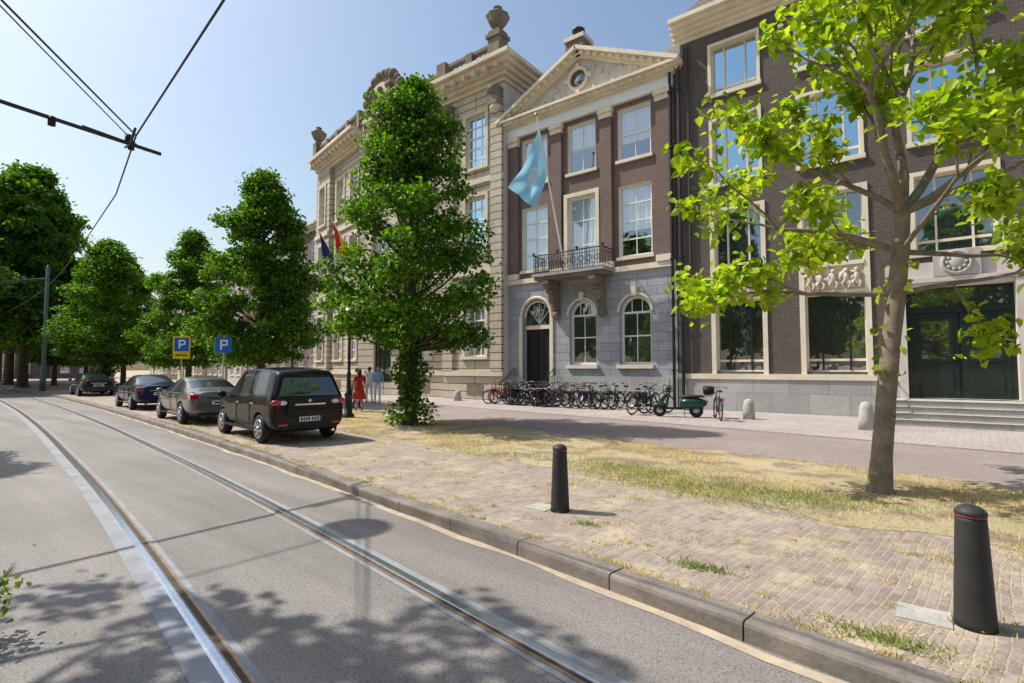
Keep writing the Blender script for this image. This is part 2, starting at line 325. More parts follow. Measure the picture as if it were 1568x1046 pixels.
def cornice(b,x0,x1,z0,z1,pr,mat='cream',y=0,steps=4,part='cornice',mod=0,back=.3,ends=True):
    for i in range(steps):
        a=z0+(z1-z0)*i/steps; c=z0+(z1-z0)*(i+1)/steps-.002; p=pr*((i+1)/steps)**1.3; e=p if ends else 0
        b.box(part,mat,x0-e,x1+e,y-p,y+back,a,c)
    if mod:
        n=int((x1-x0)/mod)
        for i in range(n+1):
            xx=x0+(x1-x0)*i/n; zz=z0+(z1-z0)*.45; b.box(part,mat,xx-mod*.22,xx+mod*.22,y-pr*.8,y-.02,zz,zz+(z1-z0)*.28)
BA=[(.07,0),(.07,.06),(.045,.1),(.095,.3),(.085,.42),(.04,.62),(.045,.72),(.07,.76),(.07,.82)]
def balustrade(b,x0,x1,z,y=0,h=1.0,mat='sandstone',ped=2.6):
    b.box('balustrade',mat,x0,x1,y-.16,y+.16,z,z+.16); b.box('balustrade',mat,x0,x1,y-.17,y+.17,z+.98,z+1.16)
    n=max(1,round((x1-x0)/ped))
    for i in range(n+1): xx=x0+(x1-x0)*i/n; b.box('balustrade',mat,xx-.24,xx+.24,y-.22,y+.22,z,z+1.18)
    m=int((x1-x0)/.34)
    for i in range(m):
        xx=x0+(x1-x0)*(i+.5)/m; b.lathe('balustrade',mat,(xx,y,z+.16),BA,8)
def urn(b,x,y,z,s=1,mat='darkstone'):
    b.box('urns',mat,x-.36*s,x+.36*s,y-.36*s,y+.36*s,z,z+.22*s)
    b.lathe('urns',mat,(x,y,z+.22*s),[(r*s,h*s) for r,h in [(.26,0),(.2,.08),(.16,.16),(.34,.3),(.5,.5),(.62,.78),(.66,.86),(.4,.94),(.46,1.0),(.42,1.06),(.24,1.16),(.2,1.26),(.26,1.34),(.02,1.5)]],8,smooth=False)
# ------------------------------------------------------------------ middle brick townhouse (facade plane local y=0 -> Y 22.5)
h=B('brick_townhouse')
XL,XRR=-17.5,-8.15
WX=[(-16.6,-14.95),(-13.7,-12.1),(-10.9,-9.25)]
gops=[(-16.55,-14.8,.7,5.35,1),(-13.65,-12.15,1.9,5.1,1),(-10.9,-9.35,1.9,5.1,1)]
wall(h,'walls','ashlar',XL,XRR,0,6.25,gops,dep=.4)
for a,c in ((XL,-16.6),(-14.75,XRR)): h.box('walls','plinth_stone',a,c,-.09,-.002,0,1.35)
h.box('trim','cream',XL,XRR,-.14,.05,6.252,6.5)
ops=[(a,c,6.95,10.35) for a,c in (WX[0],WX[2])]+[(WX[1][0],WX[1][1],6.55,10.35)]+[(a,c,11.6,14.1) for a,c in WX]
wall(h,'walls','brick_red',XL,XRR,6.5,14.35,ops,y=.03,dep=.25,rev='cream')
for a,c in (WX[0],WX[2]): win(h,a,c,6.95,10.35,y=.03,cols=2,rows=(.5,.75,.25),fw=.1,gm='glass_clear'); h.box('trim','cream',a-.1,c+.1,-.09,.15,6.8,6.948)
win(h,*WX[1],6.55,10.35,y=.03,cols=2,rows=(.35,.68),fw=.14,gm='glass_clear')
surround(h,WX[1][0],WX[1][1],6.55,10.35,.2,pr=.08,sill=False)
for a,c in WX: win(h,a,c,11.6,14.1,y=.03,cols=2,rows=(.5,),fw=.1,gm='glass_clear'); h.box('trim','cream',a-.1,c+.1,-.09,.15,11.45,11.598)
for xx in (-17.1,-14.32,-11.5,-8.65):
    h.box('walls','brick_red',xx-.3,xx+.3,-.13,.028,6.52,13.85); h.box('trim','cream',xx-.34,xx+.34,-.19,.05,13.85,14.1); h.box('trim','cream',xx-.38,xx+.38,-.26,.05,14.102,14.36); h.box('trim','cream',xx-.36,xx+.36,-.2,.05,6.51,6.8)
h.box('trim','white_paint',XL,XRR,-.17,.2,14.362,14.8)
cornice(h,XL+.1,XRR-.1,14.802,15.3,.55,y=-.1,mod=.42)
# pediment
ax,az=-12.85,17.75; lx,rx=-17.95,-7.7; bz=15.32
h.poly('pediment','stucco',[(lx+.3,-.12,bz),(rx-.3,-.12,bz),(ax,-.12,az-.3)])
for sx,ex in ((lx,ax),(rx,ax)):
    L0=math.hypot(ex-sx,az-bz); ang=math.atan2(az-bz,ex-sx)
    T=Matrix.Translation((sx,0,bz))@Matrix.Rotation(-ang,4,'Y')
    fl=1 if sx<ex else -1
    for i,(pr,t0,t1) in enumerate(((.3,-.40,-.27),(.45,-.268,-.14),(.66,-.138,.04))):
        t0_,t1_=(t0,t1) if fl>0 else (-t1,-t0)
        h.box('pediment','cream',0.0,L0,-pr-.02,.3,t0_,t1_,T)
    n=int(L0/.42)
    for i in range(1,n): xx=L0*i/n; a_,b_=(-.30,-.15) if fl>0 else (.15,.30); h.box('pediment','cream',xx-.09,xx+.09,-.6,-.05,a_,b_,T)
h.ring('pediment','cream',(-12.95,-.2,16.3),.52,.1); h.lathe('pediment','glass_dark',(-12.95,-.15,16.3),[(.5,-.02),(.5,.02)],20,axis='y')
for q in range(4): a=q*math.pi/2; h.box('pediment','cream',-.1,.1,-.08,.08,.5,.75,Matrix.Translation((-12.95,-.2,16.3))@Matrix.Rotation(a,4,'Y'))
for i in range(26):
    s=random.choice((-1,1)); u=random.uniform(.8,3.2); z=15.45+random.uniform(0,max(.05,(1-u/4.6)*1.5)); h.sph('pediment','stucco',(-12.95+s*u,-.14,z),(random.uniform(.08,.25),.08,random.uniform(.06,.16)),8)
h.poly('roof','slate',[(lx,0,bz),(ax,0,az),(ax,11,az),(lx,11,bz)]); h.poly('roof','slate',[(rx,0,bz),(rx,11,bz),(ax,11,az),(ax,0,az)])
h.box('chimney','brick_red',-16.3,-15.1,4.1,5.2,15,21.6); h.box('chimney','sandstone',-16.4,-15.0,4.0,5.3,21.6,21.85)
h.lathe('chimney','iron',(-15.7,4.65,21.85),[(.28,0),(.28,.5),(.4,.55),(.4,.65),(.1,.8)],12)
# doors and arched windows
win(h,-13.65,-12.15,1.9,5.1,arch=True,cols=2,rows=(.55,),gm='glass_dark',dep=.28,fw=.12); win(h,-10.9,-9.35,1.9,5.1,arch=True,cols=2,rows=(.55,),gm='glass_dark',dep=.28,fw=.12)
for a,c in ((-13.65,-12.15),(-10.9,-9.35)):
    h.box('trim','cream',a-.12,c+.12,-.16,.1,1.72,1.898); m=(a+c)/2; h.ring('trim','cream',(m,-.01,5.1-.75),.84,.07,a0=0,a1=math.pi,n=18); h.box('trim','cream',m-.13,m+.13,-.14,.03,5.08,5.5)
m=-15.675
h.poly('door','iron',[(-16.5,.38,.7),(-14.85,.38,.7),(-14.85,.38,3.8),(-16.5,.38,3.8)])
for a in (-16.42,-15.62): h.box('door','black',a+.1,a+.62,.33,.378,.95,1.7); h.box('door','black',a+.1,a+.62,.33,.378,1.85,3.6)
n=16; h.poly('glass','glass_dark',[(m+.85*math.cos(math.pi*i/n),.36,4.48+.85*math.sin(math.pi*i/n)) for i in range(n+1)]); h.poly('glass','glass_dark',[(m-.85,.361,4.0),(m+.85,.361,4.0),(m+.85,.361,4.479),(m-.85,.361,4.479)])
h.box('trim','cream',-16.5,-14.85,.2,.4,3.8,4.0); h.ring('trim','cream',(m,.15,4.45),.82,.06,a0=0,a1=math.pi,n=16)
for i in range(5): h.tube('windows','white_paint',(m,.33,4.1),(m+.8*math.cos(math.pi*(i+1)/6),.33,4.48+.8*math.sin(math.pi*(i+1)/6)),.02,n=4)
h.ring('trim','cream',(m,-.01,5.35-.875),.98,.08,a0=0,a1=math.pi,n=18)
for s_ in (-16.65,-14.7): h.box('trim','cream',s_-.1,s_+.1,-.07,.05,.7,4.47)
for i in range(4): h.box('steps','plinth_stone',-16.9,-14.5,-1.35+i*.3,-.092,.175*i+.0,.175*(i+1)-.003)
for sx in (-16.95,-14.45):
    pts=[(sx,-1.5,1.0),(sx,-1.0,1.2),(sx,-.15,1.75)]; h.path('railing','iron',pts,.025); 
    for i in range(9): t=i/8; yy=-1.5+1.35*t; h.tube('railing','iron',(sx,yy,0 if yy<-1.3 else .1),(sx,yy,1.0+.75*t),.012,n=5)
    h.path('railing','iron',[(sx,-1.5,.25),(sx,-.15,.95)],.018)
# balcony
bx0,bx1=-15.0,-11.15
h.box('balcony','darkstone',bx0,bx1,-1.15,-.142,6.12,6.28); h.box('balcony','lead',bx0-.08,bx1+.08,-1.25,-.142,6.282,6.42)
for cx in (-14.35,-11.75):
    for i in range(9):
        t=i/8; d=1.05*(1-t)**1.6+.12; h.box('balcony','darkstone',cx-.19,cx+.19,-d,-.003,6.1-.2*(i+1),6.1-.2*i-.003)
    h.sph('balcony','darkstone',(cx,-.95,5.85),(.24,.2,.2)); h.sph('balcony','darkstone',(cx,-.2,4.4),(.22,.16,.2))
    h.sph('balcony','darkstone',(cx,-.55,5.3),(.23,.2,.35)) 
def rail(p,q,z0,z1):
    p=Vector(p);q=Vector(q);L0=(q-p).length; n=int(L0/.13)
    for zz,r in ((z0+.03,.018),(z1,.028),(z1-.18,.014),(z0+.2,.012)): h.tube('balcony_railing','iron',(p.x,p.y,zz),(q.x,q.y,zz),r,n=6)
    for i in range(n+1):
        c=p.lerp(q,i/n); h.tube('balcony_railing','iron',(c.x,c.y,z0),(c.x,c.y,z1),.014,n=5)
    d=(q-p).normalized()
    for i in range(int(L0/.42)):
        c=p+d*(i+.5)*.42
        if c.y<-1.0: 
            for rr in (.16,.09): h.ring('balcony_railing','iron',(c.x,c.y-.02,(z0+z1)/2),rr,.016,n=14,k=4)
rail((bx0,-1.18,0),(bx1,-1.18,0),6.42,7.35); rail((bx0,-1.18,0),(bx0,-.15,0),6.42,7.35); rail((bx1,-1.18,0),(bx1,-.15,0),6.42,7.35)
for c in ((bx0,-1.18),(bx1,-1.18),(-13.6,-1.18),(-12.5,-1.18)): h.sph('balcony_railing','iron',(c[0],c[1],7.45),.07)
h.box('walls','brick_red',XL+.01,XRR-.01,1.0,10,0,14.3)
h.poly('walls','brick_red',[(XRR,.03,0),(XRR,1.2,0),(XRR,1.2,15),(XRR,.03,15)])
h.build(loc=(0,22.5,0))
# ------------------------------------------------------------------ right brick office building
o=B('brick_office_building'); X0,X1=-8.1,12.
cols=[(-6.5,-4.7),(-3.2,-1.3),(.2,2.25),(3.8,5.7),(7.3,9.2)]
ops=[];
for i,(a,c) in enumerate(cols):
    if i!=2: ops+=[(a,c,1.6,4.5)]
    ops+=[(a,c,5.65,8.3),(a,c,9.5,12.2),(a,c,13.4,15.5)]
ops.append((-.15,2.6,.72,4.45))
wall(o,'walls','brick_dark',X0,X1,0,16.1,ops,dep=.35,rev='cream')
for i,(a,c) in enumerate(cols):
    rows=[(5.65,8.3,'glass_dark'),(9.5,12.2,'glass_sky'),(13.4,15.5,'glass_sky')]+([(1.6,4.5,'glass_dark')] if i!=2 else [])
    for z0,z1,gm in rows:
        win(o,a,c,z0,z1,fm='cream',gm=gm,cols=1,rows=(.15,),fw=.05,bw=.05,dep=.28)
        for q in (.27,.73): xx=a+(c-a)*q; o.box('windows','iron' if z0<5 else 'cream',xx-.03,xx+.03,.2,.278,z0+.05,z1-.05)
    for z0,z1 in ((9.5,12.2),(13.4,15.5)): surround(o,a,c,z0,z1,.13,pr=.05)
    if i!=2:
        o.box('trim','cream',a-.18,a-.003,-.06,.1,1.5,8.45); o.box('trim','cream',c+.003,c+.18,-.06,.1,1.5,8.45); o.box('trim','cream',a-.003,c+.003,-.06,.1,8.302,8.448)
        o.box('trim','cream',a-.003,c+.003,-.1,.1,5.5,5.648); o.box('trim','cream',a-.003,c+.003,-.06,.1,4.502,4.6); o.box('relief','relief_stone',a-.003,c+.003,-.025,.1,4.602,5.498)
        for q in range(22):
            px=random.uniform(a+.15,c-.15); pz=random.uniform(4.72,5.38); o.sph('relief','relief_stone',(px,-.04,pz),(random.uniform(.04,.10),.09,random.uniform(.1,.26)),8,Matrix.Rotation(random.uniform(-1.4,1.4),3,'Y'))
        for q in range(5):
            px=a+.2+(c-a-.4)*q/4+random.uniform(-.05,.05); o.sph('relief','relief_stone',(px,-.10,5.30),(.075,.07,.09),8); o.sph('relief','relief_stone',(px,-.06,5.05),(.10,.11,.2),8)
            for s_ in (-1,1): o.path('relief','relief_stone',[(px+.05*s_,-.08,4.95),(px+.13*s_,-.12,4.8),(px+.06*s_,-.1,4.66)],[.05,.045,.03],6)
    else: surround(o,a,c,5.65,8.3,.15,pr=.05)
for a,c in ((X0,-.4),(2.85,X1)): o.box('plinth','plinth_stone',a,c,-.10,-.002,0,1.28); o.box('plinth','cream',a,c,-.15,.02,1.282,1.5)
# door
o.box('trim','stucco',-.4,-.153,-.16,.3,0,4.6); o.box('trim','stucco',2.603,2.85,-.16,.3,0,4.6); o.box('trim','stucco',-.403,2.853,-.2,.3,4.602,4.75)
o.box('trim','stucco',-.153,2.603,-.1,.3,4.452,4.6); o.box('trim','stucco',-.7,3.1,-.05,.01,4.752,5.3)
o.box('trim','bollard_stone',.62,1.82,-.2,-.052,4.62+.15,5.62); o.ring('trim','bollard_stone',(1.22,-.22,5.2),.36,.06); o.sph('trim','bollard_stone',(1.22,-.2,5.2),(.25,.1,.25))
for q in range(10): a=q*math.pi/5; o.sph('trim','bollard_stone',(1.22+.24*math.cos(a),-.24,5.2+.24*math.sin(a)),.06,6)
o.box('door','green_door',-.15,2.6,.26,.3,.72,4.45)
for a in (0.02,1.26):
    o.box('door','green_door',a,a+1.17,.2,.258,.74,3.55)
    o.box('door','green_door',a+.17,a+1.0,.17,.198,.9,1.75); 
    for (p,q,r_,s_) in ((.13,.22,1.95,3.4),(.95,1.04,1.95,3.4)): o.box('door','green_door',a+p,a+q,.165,.198,r_,s_)
    o.box('door','green_door',a+.22,a+.95,.165,.198,1.95,2.04); o.box('door','green_door',a+.22,a+.95,.165,.198,3.31,3.4); o.poly('glass','glass_dark',[(a+.22,.19,2.04),(a+.95,.19,2.04),(a+.95,.19,3.31),(a+.22,.19,3.31)])
    o.sph('door','brass',(a+(1.06 if a<1 else .1),.13,2.05),.05)
o.box('door','green_door',-.14,2.59,.16,.256,3.6,3.75); o.poly('glass','glass_dark',[(.0,.25,3.8),(2.45,.25,3.8),(2.45,.25,4.38),(.0,.25,4.38)])
for i in range(4): o.box('steps','bollard_stone' if i%2 else 'plinth_stone',-.55-.0*i,6.0,-2.75+i*.38,-.162,.175*i,.175*(i+1)-.003); o.box('steps','darkstone',-.57,6.02,-2.78+i*.38,-2.74+i*.38,.175*(i+1)-.035,.175*(i+1)-.004)
o.path('railing','iron',[(-.5,-2.5,.0),(-.5,-2.5,.9),(-.75,-1.4,1.45),(-.75,-.2,1.6)],.025)
for xx in (-8.25,-7.85): o.tube('downpipe','iron',(xx,-.2,.05),(xx,-.2,15.6),.065,n=10); [o.box('downpipe','iron',xx-.09,xx+.09,-.28,-.1,z,z+.06) for z in (1.6,4,6.5,9,11.5,14)]
o.box('downpipe','lead',-8.4,-7.7,-.4,-.02,15.5,15.95)
o.tube('downpipe','iron',(-7.45,-.12,6),(-7.45,-.12,15.9),.03,n=8)
cornice(o,X0,X1,16.102,17.0,.75,steps=5,mod=0,ends=False,back=.4)
o.poly('roof','tiles',[(X0,-.3,17.0),(X1,-.3,17.0),(X1,6,22.5),(X0,6,22.5)]); o.poly('roof','tiles',[(X0,-.3,17.0),(X0,6,22.5),(X0,9,22.5),(X0,9,15)])
o.box('roof','zinc',-9.6,-8.15,3.2,9.,15,18.6)
o.box('walls','brick_dark',X0+.01,X1-.01,.4,10,0,16.5)
o.build(loc=(0,22.5,0))
# ------------------------------------------------------------------ stone palace
p=B('stone_palace')
def bays(b,x0,x1,cs,y,ww=1.4):
    ops=[]
    for c in cs: ops+=[(c-ww/2,c+ww/2,2.4,5.8),(c-ww/2,c+ww/2,8.3,11.5),(c-ww/2,c+ww/2,13.2,16.3)]
    wall(b,'walls','rustic',x0,x1,0,17.6,ops,y=y,dep=.35,rev='sandstone')
    for q in ops:
        win(b,*q,y=y,cols=3,rows=(.2,.4,.6,.8),fw=.08,bw=.05,dep=.25,gm='glass_sky' if q[2]>7 else 'glass_light'); surround(b,*q,.2,y=y,pr=.08,mat='sandstone')
    for c in cs: b.box('walls','darkstone',c-.6,c+.6,y-.03,y-.002,.25,.85)
    for z in (1.3,7.0,12.2): b.box('trim','sandstone',x0,x1,y-.13,y-.002,z,z+.3)
bays(p,-22.0,-17.5,[-19.55],-.45,1.5); bays(p,-26.2,-22.0,[-24.3],0); 
p.poly('walls','rustic',[(-22,-.45,0),(-22,0,0),(-22,0,17.6),(-22,-.45,17.6)])
bays(p,-30.5,-29.6,[],-.3); 
# centre bay
cops=[(-28.8,-27.0,.8,6.1,1),(-28.6,-27.2,8.2,11.6,1),(-28.6,-27.2,13.2,16.3)]
wall(p,'walls','rustic',-29.6,-26.2,0,17.6,cops,y=-.3,dep=.5,rev='sandstone')
win(p,*cops[0][:4],y=-.3,arch=True,cols=2,rows=(.7,),fm='iron',gm='glass_dark'); win(p,*cops[1][:4],y=-.3,arch=True,cols=2,rows=(.5,)); win(p,*cops[2],y=-.3,cols=2,rows=(.5,))
p.box('balcony','sandstone',-29.8,-26.0,-1.6,-.3,6.8,7.1); 
for i in range(14): p.lathe('balcony','sandstone',(-29.6+i*.27,-1.45,7.1),BA,8)
p.box('balcony','sandstone',-29.8,-26.0,-1.55,-1.35,7.92,8.05)
for cx in (-29.2,-26.6): p.box('balcony','sandstone',cx-.22,cx+.22,-1.3,-.3,5.9,6.8); p.box('balcony','sandstone',cx-.2,cx+.2,-.8,-.3,5.0,5.9)
for c in (-29.2,-26.6): p.box('trim','sandstone',c-.3,c+.3,-.5,-.3,7.6,17.5)
# pavilion corner pilasters, consoles
for c in (-17.95,-21.6):
    p.box('trim','rustic',c-.4,c+.4,-.6,-.452,1.6,16.2); p.box('trim','darkstone',c-.35,c+.35,-.95,-.452,16.3,17.3); p.sph('trim','darkstone',(c,-.9,17.1),(.3,.3,.25)); p.sph('trim','sandstone',(c,-.65,16.2),(.36,.3,.3))
cornice(p,-22.3,-17.5,17.602,18.8,1.0,'sandstone',y=-.45,steps=5,mod=.7,back=8)
cornice(p,-29.6,-23.3,17.602,18.8,.8,'sandstone',y=-.1,steps=5,mod=.7,ends=False)
p.box('walls','sandstone',-30.5,-17.51,.4,11,0,17.7)
p.poly('walls','stucco',[(-17.5,-.45,0),(-17.5,11,0),(-17.5,11,17.6),(-17.5,-.45,17.6)])
balustrade(p,-21.9,-17.9,18.8,y=-.5,mat='darkstone',ped=2); balustrade(p,-26.2,-22.4,18.8,y=-.2,mat='darkstone',ped=1.9)
p.box('balustrade','darkstone',-17.9,-17.6,-.5,6,18.8,19.8)
p.box('balustrade','darkstone',-18.3,-17.5,-.9,-.1,18.8,20.1); p.box('balustrade','darkstone',-18.4,-17.4,-1.0,0,20.1,20.3); urn(p,-17.9,-.5,20.3,1.05)
p.box('balustrade','darkstone',-22.4,-21.7,-.85,-.15,18.8,20.1)
# crest
n=14
for rr,yy0,yy1,mt in ((2.1,-.5,.3,'darkstone'),(1.6,-.75,-.5,'sandstone')):
    arc=[(-27.9+rr*math.cos(math.pi*i/n),18.8+rr*1.35*math.sin(math.pi*i/n)) for i in range(n+1)]
    p.poly('crest',mt,[(a,yy0,c) for a,c in arc]); 
    for i in range(n): p.poly('crest',mt,[(arc[i][0],yy0,arc[i][1]),(arc[i][0],yy1,arc[i][1]),(arc[i+1][0],yy1,arc[i+1][1]),(arc[i+1][0],yy0,arc[i+1][1])])
for i in range(n+1): a=math.pi*i/n; p.sph('crest','darkstone',(-27.9+2.15*math.cos(a),-.4,18.8+2.9*math.sin(a)),random.uniform(.22,.38),8)
for i in range(24): p.sph('crest','darkstone',(-27.9+random.uniform(-1.4,1.4),-.8,19+random.uniform(0,1.5)),random.uniform(.12,.3),8)
p.poly('roof','slate',[(-30.5,.6,18.8),(-17.5,.6,18.8),(-19,5,21),(-30.5,5,21)])
p.build(loc=(0,22.5,0))
q=B('palace_wing')  # left wing, local x from 0 (right) to -8.2
bays(q,-5.6,0,[-1.6,-4.2],0); bays(q,-8.4,-5.6,[-7.0],-.35,1.2)
q.poly('walls','rustic',[(-5.6,-.35,0),(-5.6,0,0),(-5.6,0,17.6),(-5.6,-.35,17.6)])
cornice(q,-8.4,0,17.602,18.8,.9,'sandstone',y=-.2,steps=5,mod=.7,ends=False); q.box('walls','sandstone',-8.39,0,.4,11,0,17.6)
balustrade(q,-8.0,-.1,18.8,y=-.3,mat='darkstone',ped=2); q.box('balustrade','darkstone',-8.5,-7.8,-.7,0,18.8,20.1); urn(q,-8.15,-.35,20.1,1)
q.build(loc=(-30.5,22.5,0),rot=R(-12.2))
# ------------------------------------------------------------------ row houses
def house(name,loc,rot,w,hh,n,wm,floors=3,trim='cream',roof='gable',gm='glass_light',wf='white_paint'):
    b=B(name); bay=w/n; fh=hh/floors; ops=[]
    for i in range(n):
        for j in range(floors):
            c=-(i+.5)*bay; z0=j*fh+(.9 if j else 1.0); z1=(j+1)*fh-.7; ww=min(1.3,bay*.55)
            if j==0 and i==n//2: z0=.15
            ops.append((c-ww/2,c+ww/2,z0,z1))
    wall(b,'walls',wm,-w,0,0,hh,ops,dep=.22,rev=trim)
    for o_ in ops:
        if o_[2]<.2: b.poly('door','green_door',[(o_[0],.2,.15),(o_[1],.2,.15),(o_[1],.2,o_[3]-.6),(o_[0],.2,o_[3]-.6)]); b.poly('glass','glass_dark',[(o_[0],.2,o_[3]-.6),(o_[1],.2,o_[3]-.6),(o_[1],.2,o_[3]),(o_[0],.2,o_[3])])
        else: win(b,*o_,cols=2,rows=(.33,.66),dep=.15,gm=gm,fm=wf); b.box('trim',trim,o_[0]-.08,o_[1]+.08,-.08,.05,o_[2]-.12,o_[2]-.003)
    cornice(b,-w,0,hh,hh+.6,.5,'white_paint' if trim=='white' else 'cream',ends=False,steps=3)
    b.box('walls',wm,-w+.01,-.01,.3,9,0,hh)
    if roof=='gable': b.poly('roof','tiles',[(-w,-.2,hh+.6),(0,-.2,hh+.6),(0,4.5,hh+4),(-w,4.5,hh+4)]); b.poly('roof','brick_far',[(0,-.2,hh+.6),(0,9,hh+.6),(0,4.5,hh+4)]); b.box('chimney','brick_far',-w*.3,-w*.3+1,4,5,hh+2,hh+5.5)
    elif roof=='mansard': b.poly('roof','slate',[(-w,-.1,hh+.6),(0,-.1,hh+.6),(-.6,1.5,hh+3.4),(-w+.6,1.5,hh+3.4)]); b.poly('roof','slate',[(0,-.1,hh+.6),(0,9,hh+.6),(-.6,8,hh+3.4),(-.6,1.5,hh+3.4)]); [b.box('roof','white_paint',-(i+.5)*bay-.6,-(i+.5)*bay+.6,-.05,1,hh+.7,hh+2.4) for i in range(0,n,2)]
    b.build(loc=loc,rot=rot)
cx,cy=-38.8,24.3
specs=[(9,13.4,4,'brick_red','gable'),(11,11.6,5,'brick_far','mansard'),(9,13.2,4,'stucco','gable'),(12,12,5,'brick_far','gable'),(10,14,4,'sandstone','mansard'),(12,12,5,'brick_red','gable'),(11,13,4,'stucco','gable')]
ang=R(-9)
for w,hh,n,wm,rf in specs:
    house('row_house',(cx,cy,0),ang,w,hh,n,wm,3,'cream',rf); cx-=w*math.cos(ang); cy-=w*math.sin(ang)
# street end
ex,ey=-122,30
for i,(w,hh,n,wm,rf) in enumerate([(11,12,4,'brick_red','gable'),(12,11,5,'stucco','gable'),(10,13,4,'brick_far','gable'),(12,12,5,'brick_red','mansard'),(12,11,5,'brick_far','gable'),(12,13,4,'stucco','gable')]):
    a=R(68); house('row_house',(ex,ey,0),a,w,hh,n,wm,3,'cream',rf); ex-=w*math.cos(a); ey-=w*math.sin(a)
# ------------------------------------------------------------------ leaves
def leafobj(name,P,size,mat,droop=.4,seed=0,wr=.42):
    r=np.random.default_rng(seed); n=len(P); d=r.normal(size=(n,3)); d[:,2]-=droop; d/=np.linalg.norm(d,axis=1)[:,None]
    up=r.normal(size=(n,3))*.55; up[:,2]+=1; s=np.cross(d,up); s/=np.linalg.norm(s,axis=1)[:,None]+1e-9; nn=np.cross(s,d)
    sz=(size*r.uniform(.6,1.25,n))[:,None]
    v=np.empty((n,6,3)); v[:,0]=P; v[:,1]=P+d*sz*.3+s*sz*wr+nn*sz*.12; v[:,2]=P+d*sz*.72+s*sz*wr*.62+nn*sz*.06; v[:,3]=P+d*sz-nn*sz*.1; v[:,4]=P+d*sz*.72-s*sz*wr*.62+nn*sz*.06; v[:,5]=P+d*sz*.3-s*sz*wr+nn*sz*.12
    v=v.reshape(-1,3); me=bpy.data.meshes.new(name); me.vertices.add(n*6); me.vertices.foreach_set('co',v.ravel())
    b0=np.arange(n)*6; idx=np.stack([b0,b0+1,b0+2,b0+3,b0,b0+3,b0+4,b0+5],1).ravel()
    me.loops.add(n*8); me.loops.foreach_set('vertex_index',idx.astype(np.int32)); me.polygons.add(n*2); me.polygons.foreach_set('loop_start',(np.arange(n*2)*4).astype(np.int32)); me.polygons.foreach_set('loop_total',np.full(n*2,4,np.int32))
    me.materials.append(M[mat]); me.update(calc_edges=True); me.validate()
    return me
def linden(name,H,z0,Rm,seed,nc=170,per=150,leaf=.13,sprouts=False,trunk=.2,mat='leaf_linden',sq=.62,lob=.12):
    r=np.random.default_rng(seed)
    def prof(t): # t 0..1 up the crown
        return Rm*(max(0,1-t)**sq)*(min(1,.70+t*1.6))
    C=[]
    off=r.uniform(0,6.28,3)
    for i in range(nc):
        t=r.random()**1.1; a=r.uniform(0,2*math.pi); q=prof(t)*(1+lob*math.sin(3*a+off[0]+t*7)+lob*.8*math.sin(5*a+off[1]-t*11)); rad=q*(r.random()**.4)
        C.append((rad*math.cos(a),rad*math.sin(a),z0+t*(H-z0)-.25))
    C=np.array(C); cs=r.uniform(.24,.60,nc)*Rm/2.6
    pts=[]
    for c,s in zip(C,cs):
        m=int(per*(s/.45)**2); d=r.normal(size=(m,3)); d/=np.linalg.norm(d,axis=1)[:,None]; rad=s*r.random(m)[:,None]**.4*(1+.5*(r.random(m)[:,None]<.12))
        q=c+d*rad*np.array([1,1,.62]); q[:,2]-=.12*(np.hypot(d[:,0],d[:,1])*rad[:,0])
        pts.append(q)
    if sprouts:
        m=2600; a=r.uniform(0,6.28,m); z=r.random(m)*(z0+.6); w=.16+.30*r.random(m)*(1+.9*np.exp(-z*1.2)); w*=1+.4*np.sin(z*5)
        pts.append(np.stack([w*np.cos(a),w*np.sin(a),z+.05],1))
    P=np.concatenate(pts)
    b=B(name); seg=8; tp=[(math.sin(i*1.3+seed)*.07*i/seg,math.cos(i*1.7+seed)*.07*i/seg,(H-.9)*i/seg) for i in range(seg+1)]
    b.path('trunk','bark_dark',tp,[trunk*(1-.9*i/seg)+.01 for i in range(seg+1)],9); b.tube('trunk','bark_dark',(0,0,-.03),(0,0,.25),trunk*1.5,trunk,10)
    for i in range(0,nc,3):
        c=Vector(C[i]); zz=max(z0*.8,c.z-.6-.45*math.hypot(c.x,c.y)); zz=min(zz,H-1.2); s=Vector((0,0,zz)); m=s.lerp(c,.5)+Vector((0,0,-.12)); b.path('limbs','bark_dark',[s,m,c],[.05,.03,.01],5)
    par=b.build(); lf=leafobj('leaves',P,leaf,mat,seed=seed); lo=bpy.data.objects.new('leaves',lf); COL.objects.link(lo); lo.parent=par
    return par
def place_tree(src,loc,rot,sc=1):
    e=bpy.data.objects.new(src.name.split('.')[0],None); COL.objects.link(e)
    for c in src.children: o_=bpy.data.objects.new(c.name.split('.')[0],c.data); COL.objects.link(o_); o_.parent=e
    e.location=loc; e.rotation_euler=(0,0,rot); e.scale=(sc,)*3 if not isinstance(sc,tuple) else sc
    return e
T2=linden('linden_tree',10.9,2.8,2.85,11,nc=290,per=112,sprouts=True,trunk=.19,sq=.58); T2.location=(-12.3,10.9,0)
T3=linden('linden_tree',11.6,2.5,3.5,22,nc=240,per=112,leaf=.16,trunk=.22,sq=.62,lob=.15); T3.location=(-25.7,13.0,0)
place_tree(T3,(-38.5,14.6,0),1.3,.95); place_tree(T2,(-47.5,12.4,0),2.1,(1.35,1.35,1.05)); place_tree(T3,(-58,16.5,0),.4,1.05)
place_tree(T3,(-76,18,0),2.4,1.1); place_tree(T3,(-70,14,0),4.4,1.05)
TB=linden('linden_tree',20,4.8,6.2,33,nc=300,per=46,leaf=.36,trunk=.42,sq=.5,mat='leaf_far',lob=.18); TB.location=(-64,10.6,0)
for (x,y,r_,s) in ((-76,11.5,1,1.05),(-88,12,2,1),(-100,14,3,1.1),(-60,3.5,4,.95)): place_tree(TB,(x,y,0),r_,s)
